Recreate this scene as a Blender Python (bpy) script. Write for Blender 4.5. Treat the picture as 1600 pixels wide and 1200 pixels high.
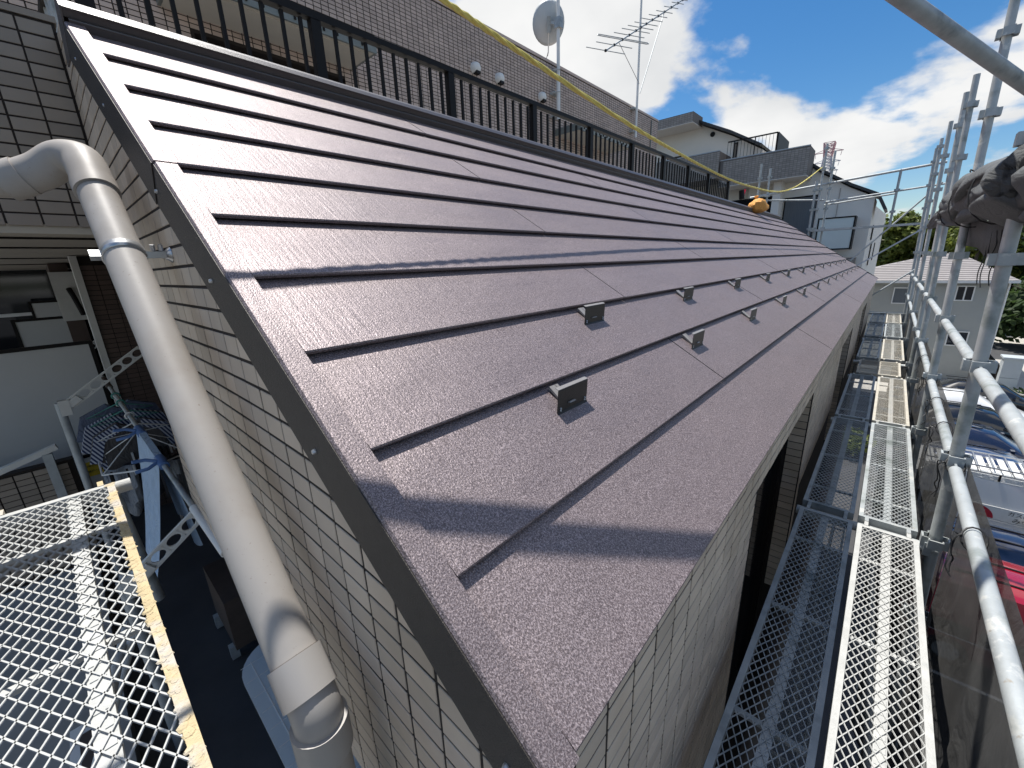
import bpy, bmesh, math, random
from mathutils import Vector, Matrix
random.seed(7)
for o in list(bpy.data.objects): bpy.data.objects.remove(o)
S = bpy.context.scene
COL = S.collection
# ------------------------------------------------------------------ camera, sky, sun, exposure
cam = bpy.data.objects.new('camera', bpy.data.cameras.new('camera'))
COL.objects.link(cam); S.camera = cam
Rw = ((0.66702399, -0.2317537, 0.7080743), (-0.7442003, -0.16224576, 0.64795233), (-0.0352833, -0.95914886, -0.28069299))
cam.matrix_world = Matrix(((Rw[0][0], -Rw[0][1], -Rw[0][2], 0), (Rw[1][0], -Rw[1][1], -Rw[1][2], 0), (Rw[2][0], -Rw[2][1], -Rw[2][2], 0), (0, 0, 0, 1)))
cam.data.sensor_width = 36.0
cam.data.lens = 636.59 / 1600 * 36
cam.data.clip_start = 0.02; cam.data.clip_end = 3000
SUN = Vector((.06, .33, .94)).normalized()
ELEV = math.asin(SUN.z); AZ = math.atan2(SUN.x, SUN.y)
W = bpy.data.worlds.new('World'); S.world = W; W.use_nodes = True
nt = W.node_tree; N = nt.nodes; L = nt.links; N.clear()
out = N.new('ShaderNodeOutputWorld'); bg = N.new('ShaderNodeBackground'); L.new(bg.outputs[0], out.inputs[0])
sky = N.new('ShaderNodeTexSky'); sky.sky_type = 'NISHITA'; sky.sun_disc = False
sky.sun_elevation = ELEV; sky.sun_rotation = AZ; sky.air_density = 1.0; sky.dust_density = .6; sky.ozone_density = 2.2
bg.inputs[1].default_value = 0.06
tc = N.new('ShaderNodeTexCoord')
sp = N.new('ShaderNodeSeparateXYZ'); L.new(tc.outputs['Generated'], sp.inputs[0])
def wmath(op, a, b=None, clamp=False):
    n = N.new('ShaderNodeMath'); n.operation = op; n.use_clamp = clamp
    for i, v in enumerate((a, b)):
        if v is None: continue
        if isinstance(v, (int, float)): n.inputs[i].default_value = v
        else: L.new(v, n.inputs[i])
    return n.outputs[0]
zz = wmath('ADD', wmath('MAXIMUM', sp.outputs[2], 0.0), 0.30)
cx = wmath('DIVIDE', sp.outputs[0], zz); cy = wmath('DIVIDE', sp.outputs[1], zz)
cb = N.new('ShaderNodeCombineXYZ'); L.new(cx, cb.inputs[0]); L.new(cy, cb.inputs[1])
def wnoise(scale, det, rough, off, dist=0.0):
    mp = N.new('ShaderNodeMapping'); mp.inputs['Location'].default_value = off; mp.inputs['Scale'].default_value = (scale, scale, scale)
    L.new(cb.outputs[0], mp.inputs[0])
    n = N.new('ShaderNodeTexNoise'); n.inputs['Scale'].default_value = 1; n.inputs['Detail'].default_value = det; n.inputs['Roughness'].default_value = rough
    n.inputs['Distortion'].default_value = dist
    L.new(mp.outputs[0], n.inputs[0]); return n.outputs[0]
CLOUD_OFF = (3.4, 1.9, 0.0)
n1 = wnoise(1.15, 12, .53, CLOUD_OFF, .1)
n2 = wnoise(2.0, 5, .5, (7.7, 4.1, 2.0))
def wramp(v, a, b):
    m = N.new('ShaderNodeMapRange'); m.interpolation_type = 'SMOOTHSTEP'; L.new(v, m.inputs[0]); m.inputs[1].default_value = a; m.inputs[2].default_value = b
    return m.outputs[0]
cov = wramp(n1, .505, .562)
shade = wramp(n2, .3, .75)
mixc = N.new('ShaderNodeMix'); mixc.data_type = 'RGBA'; L.new(shade, mixc.inputs[0])
mixc.inputs[6].default_value = (9.6, 9.8, 10.0, 1); mixc.inputs[7].default_value = (12.6, 12.6, 12.5, 1)
mx = N.new('ShaderNodeMix'); mx.data_type = 'RGBA'; L.new(cov, mx.inputs[0]); hs = N.new('ShaderNodeHueSaturation'); hs.inputs['Saturation'].default_value = 1.38; hs.inputs['Value'].default_value = 1.7; L.new(sky.outputs[0], hs.inputs['Color']); L.new(hs.outputs[0], mx.inputs[6]); L.new(mixc.outputs[2], mx.inputs[7])
L.new(mx.outputs[2], bg.inputs[0])
sun = bpy.data.objects.new('sun', bpy.data.lights.new('sun', 'SUN')); COL.objects.link(sun)
sun.data.energy = 5.0; sun.data.angle = math.radians(.55); sun.data.color = (1.0, .965, .91)
sun.rotation_euler = SUN.to_track_quat('Z', 'Y').to_euler(); sun.location = (0, 0, 30)
S.view_settings.view_transform = 'Standard'; S.view_settings.look = 'None'; S.view_settings.exposure = 0.36; S.view_settings.gamma = 1
S.view_settings.use_curve_mapping = False
S.render.engine = 'CYCLES'

# ------------------------------------------------------------------ helpers
def V(*a): return Vector(a)
class MB:
    def __init__(s): s.v = []; s.f = []
    def add(s, vs, fs):
        k = len(s.v); s.v += [tuple(v) for v in vs]; s.f += [tuple(i + k for i in f) for f in fs]; return s
    def quad(s, a, b, c, d): return s.add((a, b, c, d), ((0, 1, 2, 3),))
    def box(s, x0, x1, y0, y1, z0, z1):
        return s.add([(x, y, z) for x in (x0, x1) for y in (y0, y1) for z in (z0, z1)],
                     ((0, 1, 3, 2), (4, 6, 7, 5), (0, 4, 5, 1), (2, 3, 7, 6), (0, 2, 6, 4), (1, 5, 7, 3)))
    def obox(s, c, ax, ay, az):
        c, ax, ay, az = Vector(c), Vector(ax), Vector(ay), Vector(az)
        return s.add([c + ax * i + ay * j + az * k for i in (-1, 1) for j in (-1, 1) for k in (-1, 1)],
                     ((0, 1, 3, 2), (4, 6, 7, 5), (0, 4, 5, 1), (2, 3, 7, 6), (0, 2, 6, 4), (1, 5, 7, 3)))
    def bar(s, a, b, w, h, up=(0, 0, 1)):
        a, b = Vector(a), Vector(b); d = (b - a); u = Vector(up)
        sx = d.cross(u)
        if sx.length < 1e-6: sx = d.cross(Vector((1, 0, 0)))
        sx.normalize(); u2 = sx.cross(d).normalized()
        return s.obox((a + b) / 2, d / 2, sx * w / 2, u2 * h / 2)
    def tube(s, pts, r, n=10, caps=True):
        pts = [Vector(p) for p in pts]; rs = r if isinstance(r, (list, tuple)) else [r] * len(pts)
        k = len(s.v); t0 = (pts[1] - pts[0]).normalized()
        ref = Vector((0, 0, 1)) if abs(t0.z) < .9 else Vector((1, 0, 0))
        u = t0.cross(ref).normalized()
        for i, p in enumerate(pts):
            if i == 0: t = t0
            elif i == len(pts) - 1: t = (pts[i] - pts[i - 1]).normalized()
            else: t = ((pts[i + 1] - pts[i]).normalized() + (pts[i] - pts[i - 1]).normalized()).normalized()
            u = (u - t * u.dot(t)).normalized(); w = t.cross(u)
            for j in range(n):
                a = 2 * math.pi * j / n; s.v.append(tuple(p + (u * math.cos(a) + w * math.sin(a)) * rs[i]))
        for i in range(len(pts) - 1):
            for j in range(n):
                a = k + i * n + j; b = k + i * n + (j + 1) % n
                s.f.append((a, b, b + n, a + n))
        if caps:
            s.f.append(tuple(k + j for j in reversed(range(n)))); m = k + (len(pts) - 1) * n; s.f.append(tuple(m + j for j in range(n)))
        return s
    def prism(s, poly, d):
        n = len(poly); d = Vector(d); a = [Vector(p) for p in poly]
        return s.add(a + [p + d for p in a], [tuple(range(n)), tuple(range(2 * n - 1, n - 1, -1))] + [(i, (i + 1) % n, (i + 1) % n + n, i + n) for i in range(n)])
    def lathe(s, c, prof, axis=(0, 0, 1), n=16):
        c = Vector(c); ax = Vector(axis).normalized(); u = ax.orthogonal().normalized(); w = ax.cross(u); k = len(s.v)
        for (r, h) in prof:
            for j in range(n):
                a = 2 * math.pi * j / n; s.v.append(tuple(c + ax * h + (u * math.cos(a) + w * math.sin(a)) * r))
        for i in range(len(prof) - 1):
            for j in range(n):
                a = k + i * n + j; b = k + i * n + (j + 1) % n; s.f.append((a, b, b + n, a + n))
        return s
    def build(s, name, mat, parent=None, smooth=False, loc=None):
        org = Vector(parent['_o']) if parent is not None else (Vector(loc) if loc is not None else Vector((0, 0, 0)))
        me = bpy.data.meshes.new(name); me.from_pydata([tuple(Vector(v) - org) for v in s.v], [], s.f)
        bm = bmesh.new(); bm.from_mesh(me); bmesh.ops.recalc_face_normals(bm, faces=bm.faces); bm.to_mesh(me); bm.free()
        me.materials.append(mat)
        if smooth:
            me.polygons.foreach_set('use_smooth', [True] * len(me.polygons))
            try: me.set_sharp_from_angle(angle=math.radians(38))
            except Exception: pass
        o = bpy.data.objects.new(name, me); COL.objects.link(o)
        if parent is not None: o.parent = parent
        else: o.location = org
        o['_o'] = tuple(org)
        return o
def as_mesh(o):
    dg = bpy.context.evaluated_depsgraph_get(); me = bpy.data.meshes.new_from_object(o.evaluated_get(dg)); n = o.name
    r = bpy.data.objects.new('x', me); COL.objects.link(r); r.parent = o.parent; r.location = o.location; r.rotation_euler = o.rotation_euler; r['_o'] = o['_o']
    bpy.data.objects.remove(o); r.name = n.split('.')[0]; return r
def tag(o, label=None, cat=None, group=None, kind=None):
    if label: o['label'] = label
    if cat: o['category'] = cat
    if group: o['group'] = group
    if kind: o['kind'] = kind
    return o
def thing(name, label, cat, loc=(0, 0, 0), group=None):
    o = bpy.data.objects.new(name, None); o.empty_display_size = .05; COL.objects.link(o); o.location = loc; o['_o'] = tuple(loc)
    return tag(o, label, cat, group)
def inst(mesh, name, parent, loc, scale=None):
    o = bpy.data.objects.new(name, mesh); COL.objects.link(o); o.parent = parent
    o.location = Vector(loc) - Vector(parent['_o'])
    if scale: o.scale = scale
    o['_o'] = parent['_o']
    return o
def copy_tree(root, loc, label, group=None):
    r = root.copy(); COL.objects.link(r); r.location = loc; r['label'] = label
    if group: r['group'] = group
    for ch in list(root.children):
        c = ch.copy(); COL.objects.link(c); c.parent = r
        for g in list(ch.children):
            d = g.copy(); COL.objects.link(d); d.parent = c
    return r
def mat(name, col, rough=.5, metal=0.0, var=.15, vs=6.0, bump=0.0, bs=60.0, spots=None, spec=.5, coat=0.0, alpha=1.0, trans=0.0, stretch=None):
    """principled surface with world-space mottling, fine relief and optional stains"""
    m = bpy.data.materials.new(name); m.use_nodes = True; t = m.node_tree; b = t.nodes['Principled BSDF']
    b.inputs['Roughness'].default_value = rough; b.inputs['Metallic'].default_value = metal; b.inputs['Specular IOR Level'].default_value = spec
    b.inputs['Coat Weight'].default_value = coat; b.inputs['Alpha'].default_value = alpha; b.inputs['Transmission Weight'].default_value = trans
    c4 = (*col, 1); b.inputs['Base Color'].default_value = c4
    ge = t.nodes.new('ShaderNodeNewGeometry'); src = ge.outputs['Position']
    if stretch:
        mp = t.nodes.new('ShaderNodeMapping'); mp.inputs['Scale'].default_value = stretch; t.links.new(src, mp.inputs[0]); src = mp.outputs[0]
    last = None
    if var:
        n = t.nodes.new('ShaderNodeTexNoise'); n.inputs['Scale'].default_value = vs; n.inputs['Detail'].default_value = 6; n.inputs['Roughness'].default_value = .65
        t.links.new(src, n.inputs['Vector'])
        mr = t.nodes.new('ShaderNodeMapRange'); mr.inputs[1].default_value = .25; mr.inputs[2].default_value = .75; mr.inputs[3].default_value = 1 - var; mr.inputs[4].default_value = 1 + var
        t.links.new(n.outputs[0], mr.inputs[0])
        mx = t.nodes.new('ShaderNodeMix'); mx.data_type = 'RGBA'; mx.blend_type = 'MULTIPLY'; mx.inputs[0].default_value = 1; mx.inputs[6].default_value = c4
        cbn = t.nodes.new('ShaderNodeCombineColor')
        for i in range(3): t.links.new(mr.outputs[0], cbn.inputs[i])
        t.links.new(cbn.outputs[0], mx.inputs[7]); last = mx.outputs[2]
    if spots:
        for (scol, ssc, lo, hi) in spots:
            n = t.nodes.new('ShaderNodeTexNoise'); n.inputs['Scale'].default_value = ssc; n.inputs['Detail'].default_value = 4; n.inputs['Roughness'].default_value = .6
            t.links.new(src, n.inputs['Vector'])
            mr = t.nodes.new('ShaderNodeMapRange'); mr.inputs[1].default_value = lo; mr.inputs[2].default_value = hi; t.links.new(n.outputs[0], mr.inputs[0])
            mx = t.nodes.new('ShaderNodeMix'); mx.data_type = 'RGBA'; t.links.new(mr.outputs[0], mx.inputs[0])
            if last is not None: t.links.new(last, mx.inputs[6])
            else: mx.inputs[6].default_value = c4
            mx.inputs[7].default_value = (*scol, 1); last = mx.outputs[2]
    if last is not None: t.links.new(last, b.inputs['Base Color'])
    if bump:
        n = t.nodes.new('ShaderNodeTexNoise'); n.inputs['Scale'].default_value = bs; n.inputs['Detail'].default_value = 3
        t.links.new(src, n.inputs['Vector'])
        bp = t.nodes.new('ShaderNodeBump'); bp.inputs['Strength'].default_value = bump; bp.inputs['Distance'].default_value = .004
        t.links.new(n.outputs[0], bp.inputs['Height']); t.links.new(bp.outputs[0], b.inputs['Normal'])
    return m
# ------------------------------------------------------------------ roof frame of reference
TH = .6088; cT, sT = math.cos(TH), math.sin(TH); U = .62186
UP = V(0, cT, sT); NR = V(0, -sT, cT)
def RP(x, s, h=0.0): return V(x, 0, 0) + UP * s + NR * (h - U)

def roof_material(name='roof_steel'):
    m = mat(name, (.106, .080, .082), .5, .36, .07, 1.3, spec=.9)
    t = m.node_tree; b = t.nodes['Principled BSDF']; ge = [n for n in t.nodes if n.type == 'NEW_GEOMETRY'][0]
    # rotate world position into (along eave, up slope, normal)
    mp = t.nodes.new('ShaderNodeMapping'); mp.vector_type = 'POINT'; mp.inputs['Rotation'].default_value = (-TH, 0, 0); t.links.new(ge.outputs['Position'], mp.inputs[0])
    m1 = t.nodes.new('ShaderNodeMapping'); m1.inputs['Scale'].default_value = (1, .62, 1); t.links.new(mp.outputs[0], m1.inputs[0])
    n1 = t.nodes.new('ShaderNodeTexNoise'); n1.inputs['Scale'].default_value = 330; n1.inputs['Detail'].default_value = 2; n1.inputs['Roughness'].default_value = .6; t.links.new(m1.outputs[0], n1.inputs[0])
    m2 = t.nodes.new('ShaderNodeMapping'); m2.inputs['Scale'].default_value = (120, 6, 1); t.links.new(mp.outputs[0], m2.inputs[0])
    n2 = t.nodes.new('ShaderNodeTexNoise'); n2.inputs['Scale'].default_value = 1; n2.inputs['Detail'].default_value = 3; t.links.new(m2.outputs[0], n2.inputs[0])
    ad = t.nodes.new('ShaderNodeMath'); ad.operation = 'MULTIPLY_ADD'; t.links.new(n2.outputs[0], ad.inputs[0]); ad.inputs[1].default_value = .95; t.links.new(n1.outputs[0], ad.inputs[2])
    bp = t.nodes.new('ShaderNodeBump'); bp.inputs['Strength'].default_value = .6; bp.inputs['Distance'].default_value = .0022
    m7 = t.nodes.new('ShaderNodeMapping'); m7.inputs['Scale'].default_value = (.45, 1, 1); t.links.new(mp.outputs[0], m7.inputs[0])
    n7 = t.nodes.new('ShaderNodeTexNoise'); n7.inputs['Scale'].default_value = 4.2; n7.inputs['Detail'].default_value = 2; t.links.new(m7.outputs[0], n7.inputs[0])
    b7 = t.nodes.new('ShaderNodeBump'); b7.inputs['Strength'].default_value = 1; b7.inputs['Distance'].default_value = .011; t.links.new(n7.outputs[0], b7.inputs['Height']); t.links.new(b7.outputs[0], bp.inputs['Normal'])
    t.links.new(ad.outputs[0], bp.inputs['Height']); t.links.new(bp.outputs[0], b.inputs['Normal'])
    # pale flecks: coating grain, with sun glints put into the colour
    m3 = t.nodes.new('ShaderNodeMapping'); m3.inputs['Scale'].default_value = (1, .7, 1); m3.inputs['Location'].default_value = (3, 1, 0); t.links.new(mp.outputs[0], m3.inputs[0])
    n3 = t.nodes.new('ShaderNodeTexNoise'); n3.inputs['Scale'].default_value = 760; n3.inputs['Detail'].default_value = 1; t.links.new(m3.outputs[0], n3.inputs[0])
    n4 = t.nodes.new('ShaderNodeTexNoise'); n4.inputs['Scale'].default_value = 400; n4.inputs['Detail'].default_value = 2; t.links.new(m3.outputs[0], n4.inputs[0])
    av = t.nodes.new('ShaderNodeMath'); av.operation = 'MULTIPLY_ADD'; t.links.new(n4.outputs[0], av.inputs[0]); av.inputs[1].default_value = .55
    hv = t.nodes.new('ShaderNodeMath'); hv.operation = 'MULTIPLY'; t.links.new(n3.outputs[0], hv.inputs[0]); hv.inputs[1].default_value = .45; t.links.new(hv.outputs[0], av.inputs[2])
    mr = t.nodes.new('ShaderNodeMapRange'); mr.inputs[1].default_value = .44; mr.inputs[2].default_value = .66; t.links.new(av.outputs[0], mr.inputs[0])
    mx = t.nodes.new('ShaderNodeMix'); mx.data_type = 'RGBA'; t.links.new(mr.outputs[0], mx.inputs[0])
    prev = b.inputs['Base Color'].links[0].from_socket; t.links.new(prev, mx.inputs[6]); mx.inputs[7].default_value = (.43, .355, .36, 1)
    oi = t.nodes.new('ShaderNodeObjectInfo'); mo = t.nodes.new('ShaderNodeMapRange'); mo.inputs[3].default_value = .93; mo.inputs[4].default_value = 1.07; t.links.new(oi.outputs['Random'], mo.inputs[0])
    n5 = t.nodes.new('ShaderNodeTexNoise'); n5.inputs['Scale'].default_value = 2.6; n5.inputs['Detail'].default_value = 7; n5.inputs['Roughness'].default_value = .7; t.links.new(mp.outputs[0], n5.inputs[0])
    mrr = t.nodes.new('ShaderNodeMapRange'); mrr.inputs[1].default_value = .3; mrr.inputs[2].default_value = .7; mrr.inputs[3].default_value = .47; mrr.inputs[4].default_value = .57; t.links.new(n5.outputs[0], mrr.inputs[0]); t.links.new(mrr.outputs[0], b.inputs['Roughness'])
    dv = t.nodes.new('ShaderNodeMix'); dv.data_type = 'RGBA'; dv.blend_type = 'MULTIPLY'; dv.inputs[0].default_value = 1; t.links.new(mx.outputs[2], dv.inputs[6]); cc = t.nodes.new('ShaderNodeCombineColor')
    for i in range(3): t.links.new(mo.outputs[0], cc.inputs[i])
    t.links.new(cc.outputs[0], dv.inputs[7])
    # thin dust and dried splashes
    n6 = t.nodes.new('ShaderNodeTexNoise'); n6.inputs['Scale'].default_value = 5; n6.inputs['Detail'].default_value = 8; n6.inputs['Roughness'].default_value = .75; t.links.new(m1.outputs[0], n6.inputs[0])
    md_ = t.nodes.new('ShaderNodeMapRange'); md_.inputs[1].default_value = .55; md_.inputs[2].default_value = .8; md_.inputs[4].default_value = .12; t.links.new(n6.outputs[0], md_.inputs[0])
    du = t.nodes.new('ShaderNodeMix'); du.data_type = 'RGBA'; t.links.new(md_.outputs[0], du.inputs[0]); t.links.new(dv.outputs[2], du.inputs[6]); du.inputs[7].default_value = (.3, .27, .245, 1)
    t.links.new(du.outputs[2], b.inputs['Base Color'])
    return m
M = {}
M['roof'] = roof_material()
M['flash'] = mat('dark_flashing', (.046, .040, .036), .5, 0, .2, 60, .5, 380, spec=.35)
M['cap'] = mat('ridge_steel', (.05, .042, .042), .42, .0, .1, 9, .25, 420, spec=1.0)
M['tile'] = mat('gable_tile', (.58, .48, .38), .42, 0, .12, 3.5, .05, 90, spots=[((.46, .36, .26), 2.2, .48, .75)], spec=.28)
M['grout'] = mat('grout', (.022, .016, .013), .9, 0, .15, 20)
M['tile2'] = mat('wall_tile', (.50, .40, .345), .5, 0, .12, 1.2, .05, 90, spec=.25)
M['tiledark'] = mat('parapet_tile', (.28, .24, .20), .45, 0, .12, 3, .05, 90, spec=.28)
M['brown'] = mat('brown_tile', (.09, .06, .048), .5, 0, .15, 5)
M['galv'] = mat('galvanised_steel', (.43, .455, .455), .48, .25, .16, 9, .15, 140, spots=[((.63, .63, .60), 14, .58, .66), ((.25, .28, .265), 7, .54, .68), ((.36, .33, .28), 24, .66, .74)])
M['galvdull'] = mat('old_galvanised_steel', (.37, .40, .41), .5, .3, .2, 11, .15, 140, spots=[((.2, .23, .24), 7, .55, .7)])
M['mortar'] = mat('mortar_splashed_steel', (.46, .465, .45), .72, 0, .15, 16, .5, 160, spots=[((.42, .43, .42), 9, .56, .64)])
M['yellowmortar'] = mat('ochre_mortar_splash', (.52, .42, .25), .85, 0, .2, 22, .9, 190, spots=[((.50, .46, .40), 9, .48, .60)])
M['pipe'] = mat('grey_beige_pvc', (.385, .36, .335), .5, 0, .05, 3, .06, 60, spots=[((.30, .27, .24), 130, .655, .70), ((.33, .295, .26), 5, .5, .75)], spec=.3)
M['pvcgrey'] = mat('beige_pvc_fitting', (.37, .35, .33), .45, 0, .05, 5)
M['stainless'] = mat('stainless', (.5, .51, .52), .32, .8, .1, 20)
M['black'] = mat('black_aluminium', (.011, .0095, .009), .5, 0, .15, 8, spec=.2)
M['canopy'] = mat('canopy_plaster', (.55, .51, .44), .7, 0, .06, 4)
M['glassgreen'] = mat('canopy_edge', (.17, .19, .18), .3, 0, .2, 8)
M['glassdark'] = mat('dark_glass', (.012, .014, .018), .06, 0, 0, spec=.7)
M['white'] = mat('white_paint', (.74, .74, .72), .45, 0, .05, 6)
M['offwhite'] = mat('offwhite_plastic', (.6, .6, .57), .45, 0, .08, 8)
M['panel'] = mat('grey_white_board', (.52, .53, .52), .55, 0, .05, 2)
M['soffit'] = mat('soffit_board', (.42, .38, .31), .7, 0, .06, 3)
M['rope'] = mat('yellow_rope', (.72, .60, .15), .6, 0, .15, 60, .4, 300)
M['darkrubber'] = mat('black_cord', (.015, .015, .016), .6, 0, 0)
M['tarp'] = mat('grey_mesh_sheet', (.095, .099, .099), .72, 0, .2, 5, .4, 500)
M['tarpdark'] = mat('dark_mesh_sheet', (.050, .050, .049), .75, 0, .2, 3.5, .5, 450, alpha=.86, spots=[((.075, .073, .07), 2.0, .5, .75)])
M['concrete'] = mat('concrete', (.3, .29, .27), .85, 0, .18, 2.5, .2, 60)
M['darkfloor'] = mat('dark_vinyl_floor', (.055, .058, .062), .6, 0, .2, 3, .1, 60)
M['asphalt'] = mat('asphalt', (.055, .055, .057), .85, 0, .2, 1.5, .3, 120)
M['line'] = mat('road_paint', (.7, .7, .68), .7, 0, .12, 8)
M['pave'] = mat('light_paving', (.42, .40, .36), .8, 0, .15, 1.2)
M['green'] = mat('leaf_green', (.16, .195, .04), .55, 0, .5, 1.3)
M['green2'] = mat('leaf_dark_green', (.05, .085, .025), .6, 0, .5, 1.1)
M['bark'] = mat('bark', (.07, .055, .04), .9, 0, .3, 8)
M['beige'] = mat('beige_render', (.80, .755, .685), .8, 0, .05, .8, .1, 40)
M['beigetile'] = mat('beige_tile', (.34, .30, .265), .55, 0, .1, 2)
M['roofline'] = mat('dark_coping', (.04, .042, .046), .5, 0, .1, 4)
M['siding'] = mat('grey_siding', (.39, .395, .37), .65, 0, .05, 1)
M['slate'] = mat('grey_shingle', (.27, .25, .245), .75, 0, .1, 2.5, .2, 40)
M['frosted'] = mat('frosted_glass', (.66, .71, .68), .3, 0, .06, 1)
M['curtain'] = mat('curtain', (.13, .145, .16), .8, 0, .2, 9, stretch=(1, 8, .2))
M['red'] = mat('red_car_paint', (.26, .006, .022), .22, 0, 0, coat=1)
M['navy'] = mat('navy_car_paint', (.014, .02, .045), .2, 0, 0, coat=1)
M['blue'] = mat('blue_car_paint', (.035, .055, .12), .22, .2, 0, coat=1)
M['whitecar'] = mat('white_car_paint', (.75, .76, .77), .25, 0, 0, coat=1)
M['blackcar'] = mat('black_car_paint', (.012, .013, .016), .2, 0, 0, coat=1)
M['tyre'] = mat('tyre', (.02, .02, .02), .8, 0, 0)
M['redlamp'] = mat('red_lamp', (.5, .01, .02), .2, 0, 0)
M['headlamp'] = mat('clear_lamp', (.6, .62, .64), .15, .3, 0)
M['orange'] = mat('orange_cloth', (.75, .36, .09), .75, 0, .2, 25, .4, 120)
M['skyblue'] = mat('blue_towel', (.40, .52, .66), .9, 0, .14, 14, .5, 260)
M['bluegrip'] = mat('blue_plastic', (.10, .19, .40), .4, 0, .05, 8)
M['greenplastic'] = mat('green_plastic', (.06, .24, .2), .4, 0, .05, 8)
M['greycloth'] = mat('charcoal_cloth', (.07, .066, .066), .95, 0, .2, 18)
M['bluecloth'] = mat('dusty_blue_cloth', (.11, .135, .2), .95, 0, .2, 18)
M['palecloth'] = mat('pale_cloth', (.26, .28, .31), .95, 0, .15, 18)
M['blackcloth'] = mat('black_cloth', (.015, .015, .02), .95, 0, .2, 18)
M['sticker'] = mat('yellow_sticker', (.62, .47, .04), .5, 0, .04, 8)
M['inktext'] = mat('black_ink', (.02, .02, .02), .6, 0, 0)
M['whiteink'] = mat('white_ink', (.8, .8, .8), .6, 0, 0)
M['redsign'] = mat('red_sign', (.45, .02, .04), .4, 0, 0)
M['terra'] = mat('brown_wood', (.075, .055, .045), .7, 0, .2, 12)
M['yellowplastic'] = mat('yellow_plastic', (.75, .55, .03), .4, 0, .05, 8)
M['pylonred'] = mat('hazy_pylon_red', (.58, .33, .33), .6, 0, 0)  # red paled, distance haze put into the colour
M['pylonwhite'] = mat('pylon_white', (.55, .53, .56), .6, 0, 0)
M['dish'] = mat('dish_grey', (.5, .53, .54), .5, 0, .05, 5)
M['utility'] = mat('pale_grey_steel', (.46, .5, .53), .5, 0, .05, 3)
M['teal'] = mat('tinted_windscreen', (.10, .19, .18), .05, 0, 0, spec=.8)
def per_piece(m, lo, hi):
    t = m.node_tree; b = t.nodes['Principled BSDF']; ge = [n for n in t.nodes if n.type == 'NEW_GEOMETRY'][0]; oi = t.nodes.new('ShaderNodeObjectInfo')
    ad = t.nodes.new('ShaderNodeMath'); ad.operation = 'ADD'; t.links.new(ge.outputs['Random Per Island'], ad.inputs[0]); t.links.new(oi.outputs['Random'], ad.inputs[1])
    fr = t.nodes.new('ShaderNodeMath'); fr.operation = 'FRACT'; t.links.new(ad.outputs[0], fr.inputs[0])
    mr = t.nodes.new('ShaderNodeMapRange'); mr.inputs[3].default_value = lo; mr.inputs[4].default_value = hi; t.links.new(fr.outputs[0], mr.inputs[0])
    mx = t.nodes.new('ShaderNodeMix'); mx.data_type = 'RGBA'; mx.blend_type = 'MULTIPLY'; mx.inputs[0].default_value = 1; t.links.new(b.inputs['Base Color'].links[0].from_socket, mx.inputs[6])
    cc = t.nodes.new('ShaderNodeCombineColor')
    for i in range(3): t.links.new(mr.outputs[0], cc.inputs[i])
    t.links.new(cc.outputs[0], mx.inputs[7]); t.links.new(mx.outputs[2], b.inputs['Base Color'])
for k in ('tile', 'tile2', 'tiledark', 'beigetile', 'brown'): per_piece(M[k], .86, 1.12)
def wrinkle(m, scale, dist, stretch):
    t = m.node_tree; b = t.nodes['Principled BSDF']; ge = [n for n in t.nodes if n.type == 'NEW_GEOMETRY'][0]
    mp = t.nodes.new('ShaderNodeMapping'); mp.inputs['Scale'].default_value = stretch; t.links.new(ge.outputs['Position'], mp.inputs[0])
    n = t.nodes.new('ShaderNodeTexNoise'); n.inputs['Scale'].default_value = scale; n.inputs['Detail'].default_value = 5; n.inputs['Distortion'].default_value = 1.2; t.links.new(mp.outputs[0], n.inputs[0])
    a = t.nodes.new('ShaderNodeMath'); a.operation = 'SUBTRACT'; t.links.new(n.outputs[0], a.inputs[0]); a.inputs[1].default_value = .5
    a2 = t.nodes.new('ShaderNodeMath'); a2.operation = 'ABSOLUTE'; t.links.new(a.outputs[0], a2.inputs[0])
    bp = t.nodes.new('ShaderNodeBump'); bp.inputs['Strength'].default_value = 1; bp.inputs['Distance'].default_value = dist; t.links.new(a2.outputs[0], bp.inputs['Height'])
    old = b.inputs['Normal'].links[0].from_node if b.inputs['Normal'].links else None
    if old: t.links.new(bp.outputs[0], old.inputs['Normal'])
    else: t.links.new(bp.outputs[0], b.inputs['Normal'])
wrinkle(M['tarp'], 9, .02, (.5, 1, 1.4)); wrinkle(M['tarpdark'], 3, .03, (1.2, 1, .8)); wrinkle(M['orange'], 14, .04, (1, 1, 1))
for k in ('skyblue', 'greycloth', 'bluecloth', 'palecloth', 'blackcloth'): wrinkle(M[k], 9, .03, (1.6, 1.6, .7))
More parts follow.
